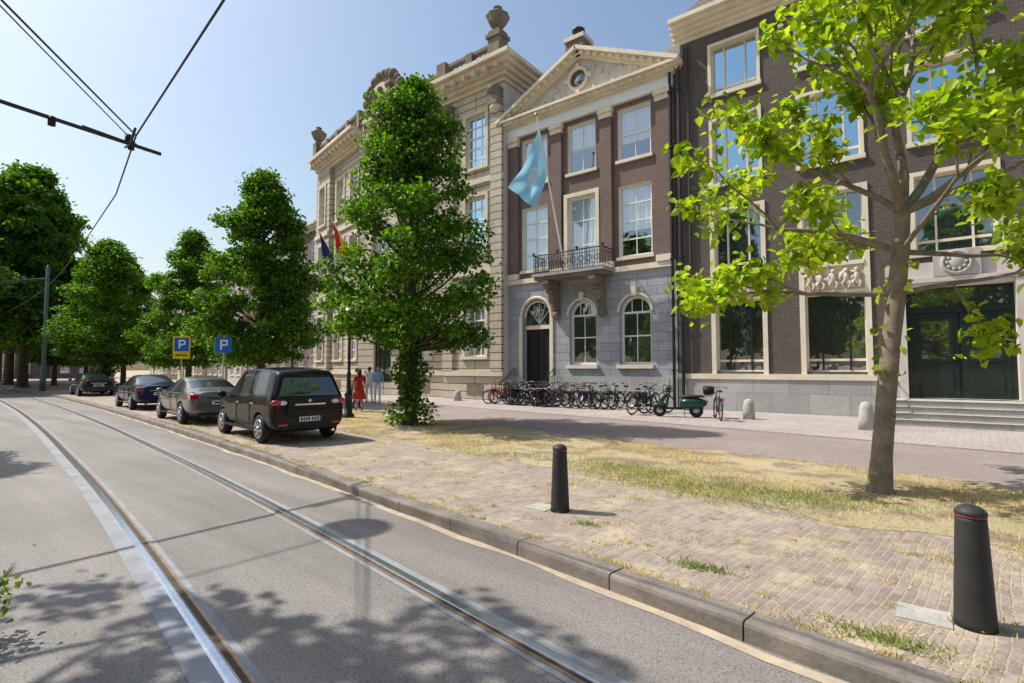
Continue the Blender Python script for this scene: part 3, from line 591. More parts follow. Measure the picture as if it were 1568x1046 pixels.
# trees across the road (outside the frame, reflected in windows / casting the road shadow)
for i,x in enumerate(range(-40,60,11)): place_tree(TB,(x+random.uniform(-2,2),-17-random.uniform(0,7)-.08*x,0),i*1.3,random.uniform(.8,1.0))
T4=linden('linden_tree',11.3,6.4,2.15,41,nc=95,per=62,leaf=.19,trunk=.15,sq=.5,lob=.25); T4.location=(-8.6,-1.25,-.1)
place_tree(T2,(-18.6,-.7,-.1),1,.78)
# ------------------------------------------------------------------ big-leaved young tree on the right
RV=Vector((.793,.609,0)); FV=Vector((-.609,.793,0)); UP=Vector((0,0,1))
yt=B('young_lime_tree'); rt=random.Random(8); LP=[]
def br(p,d,ln,r,lev):
    n=4; pts=[p.copy()]; rs=[r]
    for i in range(n):
        d=(d+Vector((rt.uniform(-1,1),rt.uniform(-1,1),rt.uniform(-.5,.9)))*.17).normalized(); p=p+d*ln/n; pts.append(p.copy()); rs.append(max(.004,r*(1-.45*(i+1)/n)))
        if lev<3 and i>0 and rt.random()<.8:
            a=(d+Vector((rt.uniform(-1,1),rt.uniform(-1,1),rt.uniform(-.6,.7)))*.95).normalized(); br(p.copy(),a,ln*rt.uniform(.4,.62),rs[-1]*.5,lev+1)
        if lev>=3: 
            for _ in range(4): LP.append(p+Vector((rt.gauss(0,.07),rt.gauss(0,.07),rt.gauss(-.03,.06))))
    yt.path('branches','bark',pts,rs,7 if lev<2 else 5)
    if lev<3:
        for _ in range(2):
            a=(d+Vector((rt.uniform(-1,1),rt.uniform(-1,1),rt.uniform(-.55,.6)))*.7).normalized(); br(p.copy(),a,ln*rt.uniform(.5,.75),rs[-1]*.75,lev+1)
    else:
        for _ in range(20): LP.append(p+Vector((rt.gauss(0,.13),rt.gauss(0,.13),rt.gauss(-.05,.10))))
tp=[Vector((0,0,-.02)),RV*.05+UP*.5,RV*.14+UP*1.3,RV*.24+UP*2.1,RV*.34+UP*2.75,RV*.42+UP*3.35,RV*.47+UP*3.9]
yt.path('trunk','bark',tp,[.16,.128,.12,.115,.115,.105,.095],14)
yt.tube('trunk','bark',(0,0,-.03),(0,0,.12),.2,.145,14)
for st,dr,ln,r_ in ((tp[4],-RV*1+UP*.12+FV*.2,1.5,.045),(tp[4],RV*.9+UP*.25-FV*.4,1.3,.04),(tp[5],-RV*1+UP*.42-FV*.1,1.75,.05),(tp[5],FV*.9+UP*.5,1.3,.045),(tp[5],-FV*.8+UP*.6,1.2,.04),
    (tp[6],-RV*.5+UP*1,1.8,.07),(tp[6],RV*.6+UP*.9+FV*.2,2.0,.07),(tp[6],UP*1+FV*.15,2.2,.07),(tp[6],-RV*.7+UP*.8+FV*.5,1.5,.05),(tp[6],RV*1+UP*.35,1.8,.05),(tp[5],RV*1+UP*.1+FV*.3,1.5,.045),(tp[6],RV*.9+UP*.7-FV*.4,2.0,.05),
    (tp[6]+UP*1.7,UP*1-RV*.3,1.6,.04),(tp[6]+UP*1.5,UP*1+RV*.5,1.8,.04)):
    br(st.copy(),dr.normalized(),ln,r_,1)
ytp=yt.build(loc=(-.43,8.9,0))
P=np.array([tuple(v) for v in LP])
for sp in range(60):
    z=rt.uniform(1.5,3.2); a=rt.uniform(0,6.28)
    if rt.random()<.5: P=np.concatenate([P,[(RV.x*.11*z+.2*math.cos(a),RV.y*.11*z+.2*math.sin(a),z)]])
lf=leafobj('leaves',P,.15,'leaf_young',droop=.6,seed=3,wr=.38); lo=bpy.data.objects.new('leaves',lf); COL.objects.link(lo); lo.parent=ytp
# street light on the near side (outside the frame, its round shadow falls on the road)
sl_=B('street_light'); sl_.lathe('post','zinc',(0,0,0),[(.12,0),(.1,1.0),(.05,8.9),(.02,9.1)],10); sl_.tube('arm','zinc',(0,0,8.9),(0,4.6,9.15),.016); sl_.lathe('lamp','zinc',(0,4.7,9.0),[(.40,0),(.40,.06),(.2,.2),(.05,.28)],20); sl_.build(loc=(-11.7,-3.6,-.1))
# ------------------------------------------------------------------ grass + litter
def blades(name,X,Y,z,hgt,wd,mat,seed):
    r=np.random.default_rng(seed); n=len(X); a=r.uniform(0,6.28,n); hh=hgt*r.uniform(.4,1.2,n); l=r.uniform(0,6.28,n); ld=hh*r.uniform(.2,1.2,n)
    v=np.empty((n,3,3)); dx=np.cos(a)*wd; dy=np.sin(a)*wd
    v[:,0]=np.stack([X-dx,Y-dy,np.full(n,z)],1); v[:,1]=np.stack([X+dx,Y+dy,np.full(n,z)],1); v[:,2]=np.stack([X+np.cos(l)*ld,Y+np.sin(l)*ld,z+hh],1)
    me=bpy.data.meshes.new(name); me.vertices.add(n*3); me.vertices.foreach_set('co',v.ravel()); me.loops.add(n*3); me.loops.foreach_set('vertex_index',np.arange(n*3,dtype=np.int32)); me.polygons.add(n); me.polygons.foreach_set('loop_start',(np.arange(n)*3).astype(np.int32)); me.polygons.foreach_set('loop_total',np.full(n,3,np.int32))
    me.materials.append(M[mat]); me.update(calc_edges=True); o_=bpy.data.objects.new(name,me); COL.objects.link(o_)
kv=np.vectorize(k)
n=85000; X=2-28*rng.random(n)**1.5; Y=kv(X)+3.0+4.1*rng.random(n)
nz=np.sin(X*1.3+Y*.7)+np.sin(X*.6-Y*2.1+1)+np.sin(Y*2.7+X*1.9); kp=rng.random(n)<np.clip(.42+.42*nz,.02,1); blades('dry_grass',X[kp],Y[kp],.0,.045,.006,'grass_dry',1)
pts=[]
for cx_,cy_,s,m in ((-2.2,7.6,.7,3600),(-3.8,8.3,.6,2200),(-1.,8.0,.4,900),(-.2,4.1,.12,350),(-1.5,4.6,.1,250),(.3,3.75,.06,200),(-6.5,8.3,.5,600),(-6.2,.75,.15,200),(-2.9,5.1,.06,100)):
    pts.append(rng.normal(size=(m,2))*np.array([s*1.3,s*.5])+np.array([cx_,cy_]))
pts=np.concatenate(pts); blades('green_grass',pts[:,0],pts[:,1],.0,.06,.005,'grass_green',2)
# tufts along kerb joints and in pavement
X=[];Y=[]
for i in range(420):
    x=2-22*random.random()**1.3; y=k(x)+(.24 if random.random()<.4 else random.uniform(.25,3.4)); m=random.randint(8,45); s=random.uniform(.02,.11)
    X+=list(rng.normal(x,s,m)); Y+=list(rng.normal(y,s*.6,m))
blades('dry_weeds',np.array(X),np.array(Y),.0,.035,.006,'grass_dry',4)
n=45000; X=2-20*rng.random(n)**1.3; Y=kv(X)+.1+3.3*rng.random(n)
nz=np.sin(X*2.1+Y*1.3)+np.sin(X*.9-Y*3.1+1)+np.sin(Y*5+X*.4); kp=rng.random(n)<(.3+.3*nz); X=X[kp];Y=Y[kp]
blades('leaf_litter',X,Y,.014,.006,.012,'grass_dry',5)
n=2500; X=2-22*rng.random(n)**1.3; Y=kv(X)-4*rng.random(n)**2; blades('road_litter',X,Y,ZR+.004,.004,.008,'grass_dry',6)
wd=B('roadside_weed'); 
for i in range(26): a=random.uniform(0,6.28); wd.path('stems','grass_green',[(0,0,0),(.1*math.cos(a),.1*math.sin(a),.25),(.22*math.cos(a),.22*math.sin(a),random.uniform(.3,.5))],[.006,.004,.002],4)
wp=wd.build(loc=(-5.0,.62,-.1)); lf=leafobj('leaves',rng.normal(size=(260,3))*np.array([.12,.12,.1])+np.array([0,0,.3]),.05,'grass_green',0); lo=bpy.data.objects.new('leaves',lf); COL.objects.link(lo); lo.parent=wp
# ------------------------------------------------------------------ bollards
def bollard(loc,hh=.79):
    b=B('iron_bollard'); b.lathe('b','bollard_iron',(0,0,0),[(.115,0),(.112,.05),(.085,hh-.1),(.083,hh-.075)],24); b.lathe('b','red_band',(0,0,0),[(.086,hh-.075),(.086,hh-.058)],24); b.lathe('b','bollard_iron',(0,0,0),[(.088,hh-.058),(.088,hh-.045),(.08,hh-.03),(.06,hh-.01),(.035,hh),(.005,hh+.003)],24); b.box('b','bollard_stone',-.42,-.12,-.16,.12,.0,.010); b.build(loc=loc,single=True)
bollard((-3.42,5.4,0)); bollard((.27,4.68,0),.79)
for x,y,hh in ((-19.5,20.6,.55),(-4.5,19.1,.68),(-1.1,17.8,.78)):
    b=B('stone_bollard'); b.lathe('b','bollard_stone',(0,0,0),[(.2,0),(.19,.3),(.165,hh*.75),(.16,hh*.8),(.12,hh*.95),(.03,hh)],14); b.build(loc=(x,y,0),single=True)
# ------------------------------------------------------------------ cars
def wheel(b,cx,cy,cz,r,w,side):
    b.lathe('wheels','rubber',(cx,cy,cz),[(r*.64,-w/2),(r*.9,-w/2),(r*.98,-w*.4),(r,-w*.25),(r,w*.25),(r*.98,w*.4),(r*.9,w/2),(r*.64,w/2)],28,axis='y')
    yy=cy+side*w*.28; b.lathe('wheels','black',(cx,yy,cz),[(r*.65,-.01),(r*.65,.01)],20,axis='y'); b.ring('wheels','alu',(cx,cy+side*w*.46,cz),r*.63,.02)
    for i in range(7):
        T=Matrix.Translation((cx,cy+side*w*.4,cz))@Matrix.Rotation(i*2*math.pi/7,4,'Y'); b.box('wheels','alu',-.026,.026,-.02,.035,.03,r*.63,T)
    b.lathe('wheels','alu',(cx,cy+side*w*.45,cz),[(.05,-.04),(.05,.04)],12,axis='y')
def car(name,loc,rot,rings,sideglass,topglass,reargl,paint,wb,r=.32,extra=None):
    vs=[];fs=[];mt=[]
    for (xs,w,wr,zb,zm,zt,zr) in rings:
        half=[(xs[0],.75*w,zb),(xs[0],.97*w,zb+.12),(xs[0],w,zm),(xs[1],.965*w,zt),(xs[2],wr,zr-.06),(xs[2],wr*.72,zr)]
        vs+=half+[(x,-y,z) for x,y,z in half[::-1]]
    nr=len(rings)
    for i in range(nr-1):
        for j in range(12):
            j2=(j+1)%12; fs.append((i*12+j,(i+1)*12+j,(i+1)*12+j2,i*12+j2))
            g_=0
            if j in (3,7) and i in sideglass: g_=1
            if j in (4,5,6) and i in topglass: g_=1
            if j==11: g_=2
            mt.append(g_)
    for base,flip in ((0,0),((nr-1)*12,1)):
        for j in range(5):
            q=(base+j,base+j+1,base+10-j,base+11-j); fs.append(q if flip==0 else q[::-1]); mt.append(1 if (base==0 and j==3 and reargl) else 0)
    me=bpy.data.meshes.new('body'); me.from_pydata(vs,[],fs)
    for x in (paint,'car_glass','black'): me.materials.append(M[x])
    me.polygons.foreach_set('material_index',mt); me.polygons.foreach_set('use_smooth',[True]*len(fs))
    ca=me.attributes.new('crease_edge','FLOAT','EDGE')
    for e in me.edges:
        a,c=e.vertices; la,lc=a%12,c%12
        if la==lc and la in (3,8): ca.data[e.index].value=.6
        if la==lc and la in (4,7): ca.data[e.index].value=.4
        if la==lc and la in (2,9): ca.data[e.index].value=.25
        if a//12==c//12 and a//12 in (0,nr-1): ca.data[e.index].value=.45
    import bmesh
    bm=bmesh.new(); bm.from_mesh(me); bmesh.ops.recalc_face_normals(bm,faces=bm.faces); bm.to_mesh(me); bm.free()
    ob=bpy.data.objects.new('body',me); COL.objects.link(ob); s=ob.modifiers.new('s','SUBSURF'); s.levels=3; s.render_levels=3
    W=rings[len(rings)//2][1]
    cb=B('cut')
    for sx in wb:
        for sy in (-1,1): cb.lathe('cut','black',(sx,sy*(W-.02),r),[(r+.06,-.26),(r+.06,.3)],32,axis='y',smooth=False)
    cm=cb.mesh('cut'); bm=bmesh.new(); bm.from_mesh(cm); bmesh.ops.remove_doubles(bm,verts=bm.verts,dist=1e-5); bmesh.ops.recalc_face_normals(bm,faces=bm.faces); bm.to_mesh(cm); bm.free()
    co=bpy.data.objects.new('cut',cm); COL.objects.link(co)
    bo=ob.modifiers.new('b','BOOLEAN'); bo.object=co; bo.operation='DIFFERENCE'; bo.solver='EXACT'
    try: bo.material_mode='TRANSFER'
    except Exception: pass
    bpy.context.view_layer.update(); dg=bpy.context.evaluated_depsgraph_get(); nm=bpy.data.meshes.new_from_object(ob.evaluated_get(dg)); ob.modifiers.clear(); ob.data=nm; bpy.data.objects.remove(co)
    b=B(name)
    for sx in wb:
        for sy in (-1,1): wheel(b,sx,sy*(W-.11),r,r,.21,sy)
    if extra: extra(b,W)
    par=b.build(loc=loc,rot=rot); ob.parent=par
    return par
def rg(a,w,wr,zb,zm,zt,zr): return (a if isinstance(a,tuple) else (a,a,a),w,wr,zb,zm,zt,zr)
mpv=[rg((-2.0,-1.98,-1.84),.80,.60,.33,.72,1.08,1.58),rg((-1.93,-1.90,-1.74),.875,.66,.26,.70,1.07,1.68),rg((-1.66,-1.6,-1.48),.885,.68,.24,.70,1.06,1.72),
 rg(-.72,.89,.69,.22,.68,1.04,1.745),rg(-.62,.89,.69,.22,.68,1.04,1.745),rg(.18,.89,.68,.22,.68,1.01,1.73),rg(.28,.89,.68,.22,.68,1.01,1.72),rg((.75,.8,.6),.885,.65,.22,.68,.98,1.64),
 rg((1.2,1.3,1.38),.88,.66,.22,.66,.96,1.08),rg((1.75,1.78,1.8),.84,.62,.24,.62,.86,.96),rg((2.02,2.02,2.02),.72,.5,.3,.55,.70,.76)]
def mpv_x(b,W):
    for s in (-1,1):
        b.sph('lights','lamp_red',(-1.96,s*.74,.94),(.07,.14,.075),12); b.sph('lights','lamp_clear',(-1.985,s*.62,.935),(.05,.10,.055),12)
        b.box('trim','alu',-.95,-.75,s*(W+.005)-.012,s*(W+.005)+.012,.88,.915); b.box('trim','alu',.02,.2,s*(W+.005)-.012,s*(W+.005)+.012,.87,.905)
        b.sph('mirrors','car_black',(.95,s*(W+.12),1.06),(.09,.12,.085)); b.tube('mirrors','black',(.95,s*W,1.0),(.95,s*(W+.08),1.04),.02)
        b.tube('exhaust','chrome',(-2.04,-.55,.26),(-1.9,-.55,.26),.035,n=12) if s<0 else None
        b.box('trim','black',-1.2,1.2,s*(W-.01)-.015,s*(W-.01)+.015,.27,.33)
        for xx in (-.67,.23): b.box('seams','black',xx-.006,xx+.006,s*(W-.005)-.006,s*(W-.005)+.006,.36,.97)
    b.box('plate','sign_blue',-2.03,-2.015,-.26,-.215,.50,.61); b.box('plate','plate',-2.03,-2.015,-.213,.26,.50,.61)
    for i,xx in enumerate((-.17,-.11,-.05,.03,.09,.15,.21)): b.box('plate','black',-2.036,-2.031,xx-.016,xx+.018,.518,.592)
    b.box('trim','black',-2.02,-1.9,-.66,.66,.33,.42); b.box('trim','chrome',-2.02,-1.96,-.36,.36,.87,.905); b.lathe('trim','chrome',(-1.99,0,.97),[(.045,-.02),(.045,.01)],14,axis='x')
    b.box('trim','lamp_red',-2.02,-1.95,-.72,-.52,.42,.46); b.box('trim','lamp_red',-2.02,-1.95,.52,.72,.42,.46)
    b.box('wiper','black',-1.99,-1.95,-.02,.34,1.14,1.16); b.tube('antenna','black',(-1.5,0,1.70),(-1.75,0,1.92),.006)
a_=math.pi-math.atan(.125)
car('parked_car',(-13.1,7.05,0),a_,mpv,{2,4,6,7},{7},True,'car_black',(-1.27,1.35),.325,mpv_x)
sed=[rg((-2.3,-2.27,-2.22),.78,.58,.34,.68,.93,1.0),rg((-2.15,-2.12,-2.08),.87,.66,.27,.68,.97,1.05),rg((-1.7,-1.65,-1.6),.89,.68,.24,.68,.97,1.08),rg((-1.15,-1.05,-.82),.895,.60,.22,.68,.96,1.40),
 rg(-.2,.90,.59,.22,.68,.95,1.455),rg(-.12,.90,.59,.22,.68,.95,1.455),rg((.5,.5,.42),.895,.58,.22,.68,.94,1.41),rg((1.05,1.15,1.2),.89,.68,.22,.66,.93,1.02),rg((1.8,1.85,1.85),.86,.64,.24,.62,.82,.90),rg((2.22,2.2,2.2),.72,.5,.3,.55,.66,.72)]
def sed_x(paint):
    def f(b,W):
        for s in (-1,1):
            b.box('lights','lamp_red',-2.29,-2.08,s*.76-.13,s*.76+.09,.78,.92); b.box('trim','alu',-.75,-.58,s*(W+.005)-.012,s*(W+.005)+.012,.84,.87); b.box('trim','alu',.1,.27,s*(W+.005)-.012,s*(W+.005)+.012,.83,.86)
            b.sph('mirrors',paint,(.8,s*(W+.1),1.0),(.09,.11,.07)); b.path('trim','chrome',[(-1.5,s*(W-.02),.965),(-.2,s*(W-.01),.955),(1.0,s*(W-.03),.935)],.012)
            b.tube('exhaust','chrome',(-2.33,s*.5,.27),(-2.1,s*.5,.27),.035,n=12)
            for xx in (-.16,-1.0): b.box('seams','black',xx-.006,xx+.006,s*(W-.005)-.006,s*(W-.005)+.006,.36,.93)
            b.box('trim','black',-1.1,1.1,s*(W-.01)-.012,s*(W-.01)+.012,.26,.31)
        b.box('plate','plate',-2.32,-2.29,-.26,.26,.62,.73); b.box('plate','black',-2.325,-2.321,-.18,.2,.65,.70); b.box('trim','chrome',-2.31,-2.27,-.4,.4,.80,.83); b.box('trim','black',-2.31,-2.2,-.6,.6,.3,.38)
        b.box('seams','black',-2.305,-2.27,-.7,.7,.575,.583)
    return f
car('parked_car',(-19.2,7.65,0),a_,sed,{2,3,5,6},{2,6},False,'car_grey',(-1.35,1.4),.325,sed_x('car_grey'))
car('parked_car',(-27.1,8.65,0),math.pi-math.atan(.11),sed,{2,3,5,6},{2,6},False,'car_blue',(-1.35,1.4),.325,sed_x('car_blue'))
car('parked_car',(-42.5,10.4,0),math.pi-math.atan(.09),sed,{2,3,5,6},{2,6},False,'car_dark',(-1.35,1.4),.325,sed_x('car_dark'))
# ------------------------------------------------------------------ bicycles
def bicycle(frame,basket=False,bag=None):
    b=B('bicycle'); r=.34; wb=.55
    for sx in (-wb,wb):
        b.ring('w','rubber',(sx,0,r),r-.02,.024,n=24,k=6); b.ring('w','spoke',(sx,0,r),r-.05,.009,n=24,k=4)
        for i in range(14): a=i*math.pi*2/14; b.tube('w','spoke',(sx,0,r),(sx+(r-.05)*math.cos(a),0,r+(r-.05)*math.sin(a)),.002,n=3)
        b.ring('w',frame,(sx,0,r),r+.025,.014,n=14,k=4,a0=.2 if sx<0 else 1.2,a1=3.0); b.tube('w','alu',(sx,-.05,r),(sx,.05,r),.025)
    bb=(-.08,0,.29); seat=(-.28,0,.82); head=(.36,0,.80); hd2=(.40,0,.66)
    for p_,q_,rr in ((bb,seat,.018),(bb,hd2,.02),((-.22,0,.62),head,.017),((-wb,.04,r),bb,.01),((-wb,-.04,r),bb,.01),((-wb,.04,r),(-.25,0,.72),.008),((-wb,-.04,r),(-.25,0,.72),.008)): b.tube('f',frame,p_,q_,rr)
    for s in (-.045,.045): b.path('f',frame,[(wb,s,r),(.43,s,.62),(.40,0,.68)],.012)
    b.tube('f',frame,hd2,(.34,0,.9),.018); b.tube('f','alu',(.34,0,.9),(.32,0,1.06),.012); b.path('f','spoke',[(.1,-.3,1.05),(.26,-.24,1.1),(.33,0,1.06),(.26,.24,1.1),(.1,.3,1.05)],.013)
    for s in (-1,1): b.tube('f','black',(.1,s*.3,1.05),(.2,s*.27,1.08),.018)
    b.tube('f','alu',seat,(-.31,0,.93),.012); b.sph('f','leather',(-.31,0,.96),(.14,.09,.045)); b.box('f','black',-.85,-.32,-.07,.07,.72,.735); b.tube('f','black',(-.75,.06,.72),(-wb,.05,r),.006); b.tube('f','black',(-.75,-.06,.72),(-wb,-.05,r),.006)
    b.box('f','black',-.45,.0,.035,.06,.27,.37); b.lathe('f','alu',(-.08,.05,.29),[(.09,-.004),(.09,.004)],14,axis='y'); b.box('f','black',-.13,-.03,.08,.17,.10,.13); b.box('f','black',-.13,-.03,-.17,-.08,.45,.48); b.sph('f','alu',(.46,0,.88),(.05,.04,.04)); b.box('f','lamp_red',-.87,-.85,-.03,.03,.66,.71)
    if basket:
        for z in (.82,.9,.98,1.06): b.path('f','leather',[(.45,-.2,z),(.75,-.2,z),(.75,.2,z),(.45,.2,z),(.45,-.2,z)],.008)
        for i in range(7): y_=-.2+.4*i/6; b.tube('f','leather',(.75,y_,.8),(.75,y_,1.07),.006,n=4)
        b.box('f','leather',.45,.75,-.2,.2,.8,.82)
    if bag: b.box('f',bag,-.78,-.42,.09,.2,.42,.75); b.box('f',bag,-.78,-.42,-.2,-.09,.42,.75)
    return b
protos=[]
for i,(fm,bk,bg) in enumerate((('iron',False,None),('black',True,None),('car_blue',False,'dark_cloth'),('scooter_green',False,None),('lamp_red',False,'black'),('alu',False,None))):
    protos.append(bicycle(fm,bk,bg).build(single=True))
pos=[]
for i in range(16): pos.append((-16.4+i*.44+random.uniform(-.08,.08),20.3+random.uniform(-.25,.25),R(random.choice((90,-90)))+random.uniform(-.5,.35)))
pos+=[(-15.9,19.6,R(190)),(-14.4,19.7,R(205)),(-8.2,18.7,R(75)),(-7.9,19.4,R(60)),(-5.3,18.3,R(115)),(-9.0,21.2,R(80)),(-12.5,19.6,R(170)),(-13.6,20.9,R(20)),(-11.2,20.9,R(200))]
used=set()
for i,(x,y,a) in enumerate(pos):
    j=[0,1,0,2,0,3,0,4,1][i%9]
    if i==11: j=5
    if j not in used: protos[j].location=(x,y,0); protos[j].rotation_euler=(R(4),0,a); used.add(j)
    else: inst(protos[j],'bicycle',(x,y,0),a,tilt=R(random.uniform(-6,6)))
# ------------------------------------------------------------------ scooter (front at +x)
s=B('motor_scooter'); 
for sx in (-.62,.62): s.ring('wheels','rubber',(sx,0,.23),.18,.055,n=22,k=8); s.lathe('wheels','alu',(sx,0,.23),[(.13,-.04),(.13,.04)],16,axis='y')
def loft(b,part,mat,secs,n=14):
    vs=[]
    for (x,z,ry,rz) in secs:
        for i in range(n): t=2*math.pi*i/n; vs.append((x,ry*math.cos(t),z+rz*math.sin(t)))
    fs=[(j*n+i,j*n+(i+1)%n,(j+1)*n+(i+1)%n,(j+1)*n+i) for j in range(len(secs)-1) for i in range(n)]+[tuple(range(n)),tuple(range((len(secs)-1)*n,len(secs)*n))]
    b._a(part,mat,vs,fs,True)
loft(s,'body','scooter_green',[(-.98,.5,.03,.04),(-.92,.5,.13,.12),(-.7,.5,.2,.19),(-.4,.5,.2,.2),(-.18,.46,.16,.2),(-.08,.38,.12,.14)])
loft(s,'body','scooter_green',[(.88,.34,.03,.03),(.8,.4,.1,.07),(.62,.45,.12,.08),(.45,.42,.1,.07),(.38,.38,.04,.04)])
s.box('body','black',-.1,.4,-.17,.17,.27,.33)
for i in range(6):
    T=Matrix.Translation((.38-.02*i,0,.3+.105*i)); w=.2-.012*i if i<4 else .15-.02*(i-4); s.box('body','scooter_green',-.04,.045,-w,w,0,.108,T)
loft(s,'seat','leather',[(-.9,.72,.06,.03),(-.8,.74,.14,.05),(-.4,.74,.15,.06),(-.1,.72,.1,.04),(-.05,.7,.05,.03)])
loft(s,'topbox','black',[(-1.22,.95,.12,.10),(-1.2,.95,.2,.15),(-.9,.95,.21,.16),(-.86,.95,.13,.12)]); s.box('topbox','alu',-1.15,-.85,-.1,.1,.74,.79)
s.tube('fork','black',(.62,.08,.23),(.34,0,.95),.022); s.tube('fork','black',(.62,-.08,.23),(.38,-.02,.8),.022)
s.path('handlebar','black',[(.2,-.33,1.02),(.3,-.15,1.02),(.32,.15,1.02),(.2,.33,1.02)],.017); s.sph('handlebar','scooter_green',(.32,0,1.0),(.11,.12,.09)); s.lathe('handlebar','lamp_clear',(.42,0,1.0),[(.06,0),(.06,.02)],14,axis='x')
for q_ in (-1,1): s.tube('mirrors','black',(.28,q_*.2,1.02),(.26,q_*.33,1.25),.007); s.lathe('mirrors','black',(.26,q_*.33,1.27),[(.055,-.01),(.055,.01)],12,axis='x')
s.path('exhaust','alu',[(-.2,-.15,.25),(-.5,-.2,.25),(-.9,-.2,.32)],[.02,.05,.045],10); s.box('lights','lamp_red',-1.0,-.95,-.07,.07,.52,.6); s.box('plate','plate',-1.03,-1.01,-.08,.08,.36,.5); s.tube('stand','black',(-.2,.1,.3),(-.25,.2,0),.012)
s.build(loc=(-6.7,18.4,0),rot=R(200))
# ------------------------------------------------------------------ people
def figure(name,loc,rot,top,bottom,dress=False,hgt=1.75,stride=.18):
    J={'pel':(0,0,.95),'sp':(0,0,1.15),'ch':(0,.0,1.36),'nk':(0.0,0,1.5),'hd':(.01,0,1.60),
       'hl':(0,.1,.92),'kl':(stride*.6,.1,.5),'al':(stride*.3,.1,.09),'tl':(stride*.3+.17,.11,.04),'hr':(0,-.1,.92),'kr':(-.02,-.1,.5),'ar':(-stride,-.1,.1),'tr':(-stride+.16,-.11,.04),
       'sl':(0,.18,1.43),'el':(-.05,.25,1.15),'wl':(.08,.26,.92),'sr':(0,-.18,1.43),'er':(.02,-.25,1.15),'wr':(.2,-.22,.98)}
    E=[('pel','sp'),('sp','ch'),('ch','nk'),('nk','hd'),('pel','hl'),('hl','kl'),('kl','al'),('al','tl'),('pel','hr'),('hr','kr'),('kr','ar'),('ar','tr'),('ch','sl'),('sl','el'),('el','wl'),('ch','sr'),('sr','er'),('er','wr')]
    RA={'pel':(.15,.12),'sp':(.13,.11),'ch':(.15,.12),'nk':(.055,.055),'hd':(.06,.06),'hl':(.095,.095),'hr':(.095,.095),'kl':(.06,.06),'kr':(.06,.06),'al':(.042,.042),'ar':(.042,.042),'tl':(.035,.03),'tr':(.035,.03),'sl':(.06,.06),'sr':(.06,.06),'el':(.042,.042),'er':(.042,.042),'wl':(.028,.028),'wr':(.028,.028)}
    ks=list(J); me=bpy.data.meshes.new('body'); me.from_pydata([J[q_] for q_ in ks],[(ks.index(a),ks.index(c)) for a,c in E],[])
    ob=bpy.data.objects.new('body',me); COL.objects.link(ob); ob.modifiers.new('k','SKIN'); 
    for i,q_ in enumerate(ks): sv=me.skin_vertices[0].data[i]; sv.radius=RA[q_]; sv.use_root=(q_=='pel')
    su=ob.modifiers.new('s','SUBSURF'); su.levels=2; bpy.context.view_layer.update(); dg=bpy.context.evaluated_depsgraph_get(); nm=bpy.data.meshes.new_from_object(ob.evaluated_get(dg)); ob.modifiers.clear(); ob.data=nm
    for x in ('skin',top,bottom,'black'): nm.materials.append(M[x])
    for pl in nm.polygons:
        c=pl.center; pl.use_smooth=True; arm=abs(c.y)>.2
        if c.z>1.49 or (arm and c.z<1.22): mi=0
        elif c.z<.1: mi=3
        elif arm or c.z>.95: mi=1
        else: mi=2 if not(dress and c.z<.6) else 0
        pl.material_index=mi
    b=B(name)
    b.sph('head','skin',(.02,0,1.645),(.095,.075,.12),14); b.sph('head','skin',(.115,0,1.635),(.018,.014,.022),6)
    for q_ in (-1,1): b.sph('head','skin',(.01,q_*.077,1.64),(.02,.012,.03),6); b.sph('head','white_paint',(.098,q_*.03,1.655),(.012,.013,.009),6); b.sph('head','hair',(.107,q_*.03,1.655),(.006,.006,.006),6)
    b.sph('head','red_cloth',(.1,0,1.59),(.012,.024,.006),6)
    b.sph('hair','hair',(-.012,0,1.675),(.1,.086,.11),12)
    if dress: b.sph('hair','hair',(-.07,0,1.56),(.06,.085,.15),10); b.lathe('dress',top,(0,0,0),[(.29,.52),(.25,.7),(.19,.9),(.145,1.08),(.15,1.15)],18)
    for w_,sg in ((J['wl'],1),(J['wr'],-1)):
        c=Vector(w_)+Vector((.01,0,-.06)); b.sph('hands','skin',c,(.028,.017,.05),8)
        for f_,(dx,ln) in enumerate(((-.022,.06),(-.008,.075),(.008,.08),(.022,.07))): b.path('hands','skin',[c+Vector((dx,0,-.03)),c+Vector((dx,0,-.03-ln*.55)),c+Vector((dx*.9,-.015*sg,-.03-ln))],[.009,.008,.006],6)
        b.path('hands','skin',[c+Vector((.02,0,.01)),c+Vector((.045,-.01*sg,-.02)),c+Vector((.048,-.012*sg,-.05))],[.01,.009,.007],6)
    if dress: b.box('handbag','leather',-.12,.16,.27,.36,.72,.95); b.path('handbag','leather',[(-.1,.31,.95),(0,.27,1.3),(.14,.31,.95)],.01)
    par=b.build(loc=loc,rot=rot,scale=hgt/1.75); ob.parent=par
figure('woman',(-17.6,12.9,0),R(150),'red_cloth','red_cloth',True,1.68)
figure('man',(-20.8,16.3,0),R(-35),'blue_cloth','white_cloth',False,1.8); figure('man',(-21.7,16.5,0),R(160),'white_cloth','white_cloth',False,1.78)
figure('man',(-18.7,13.6,0),R(40),'dark_cloth','dark_cloth',False,1.72)
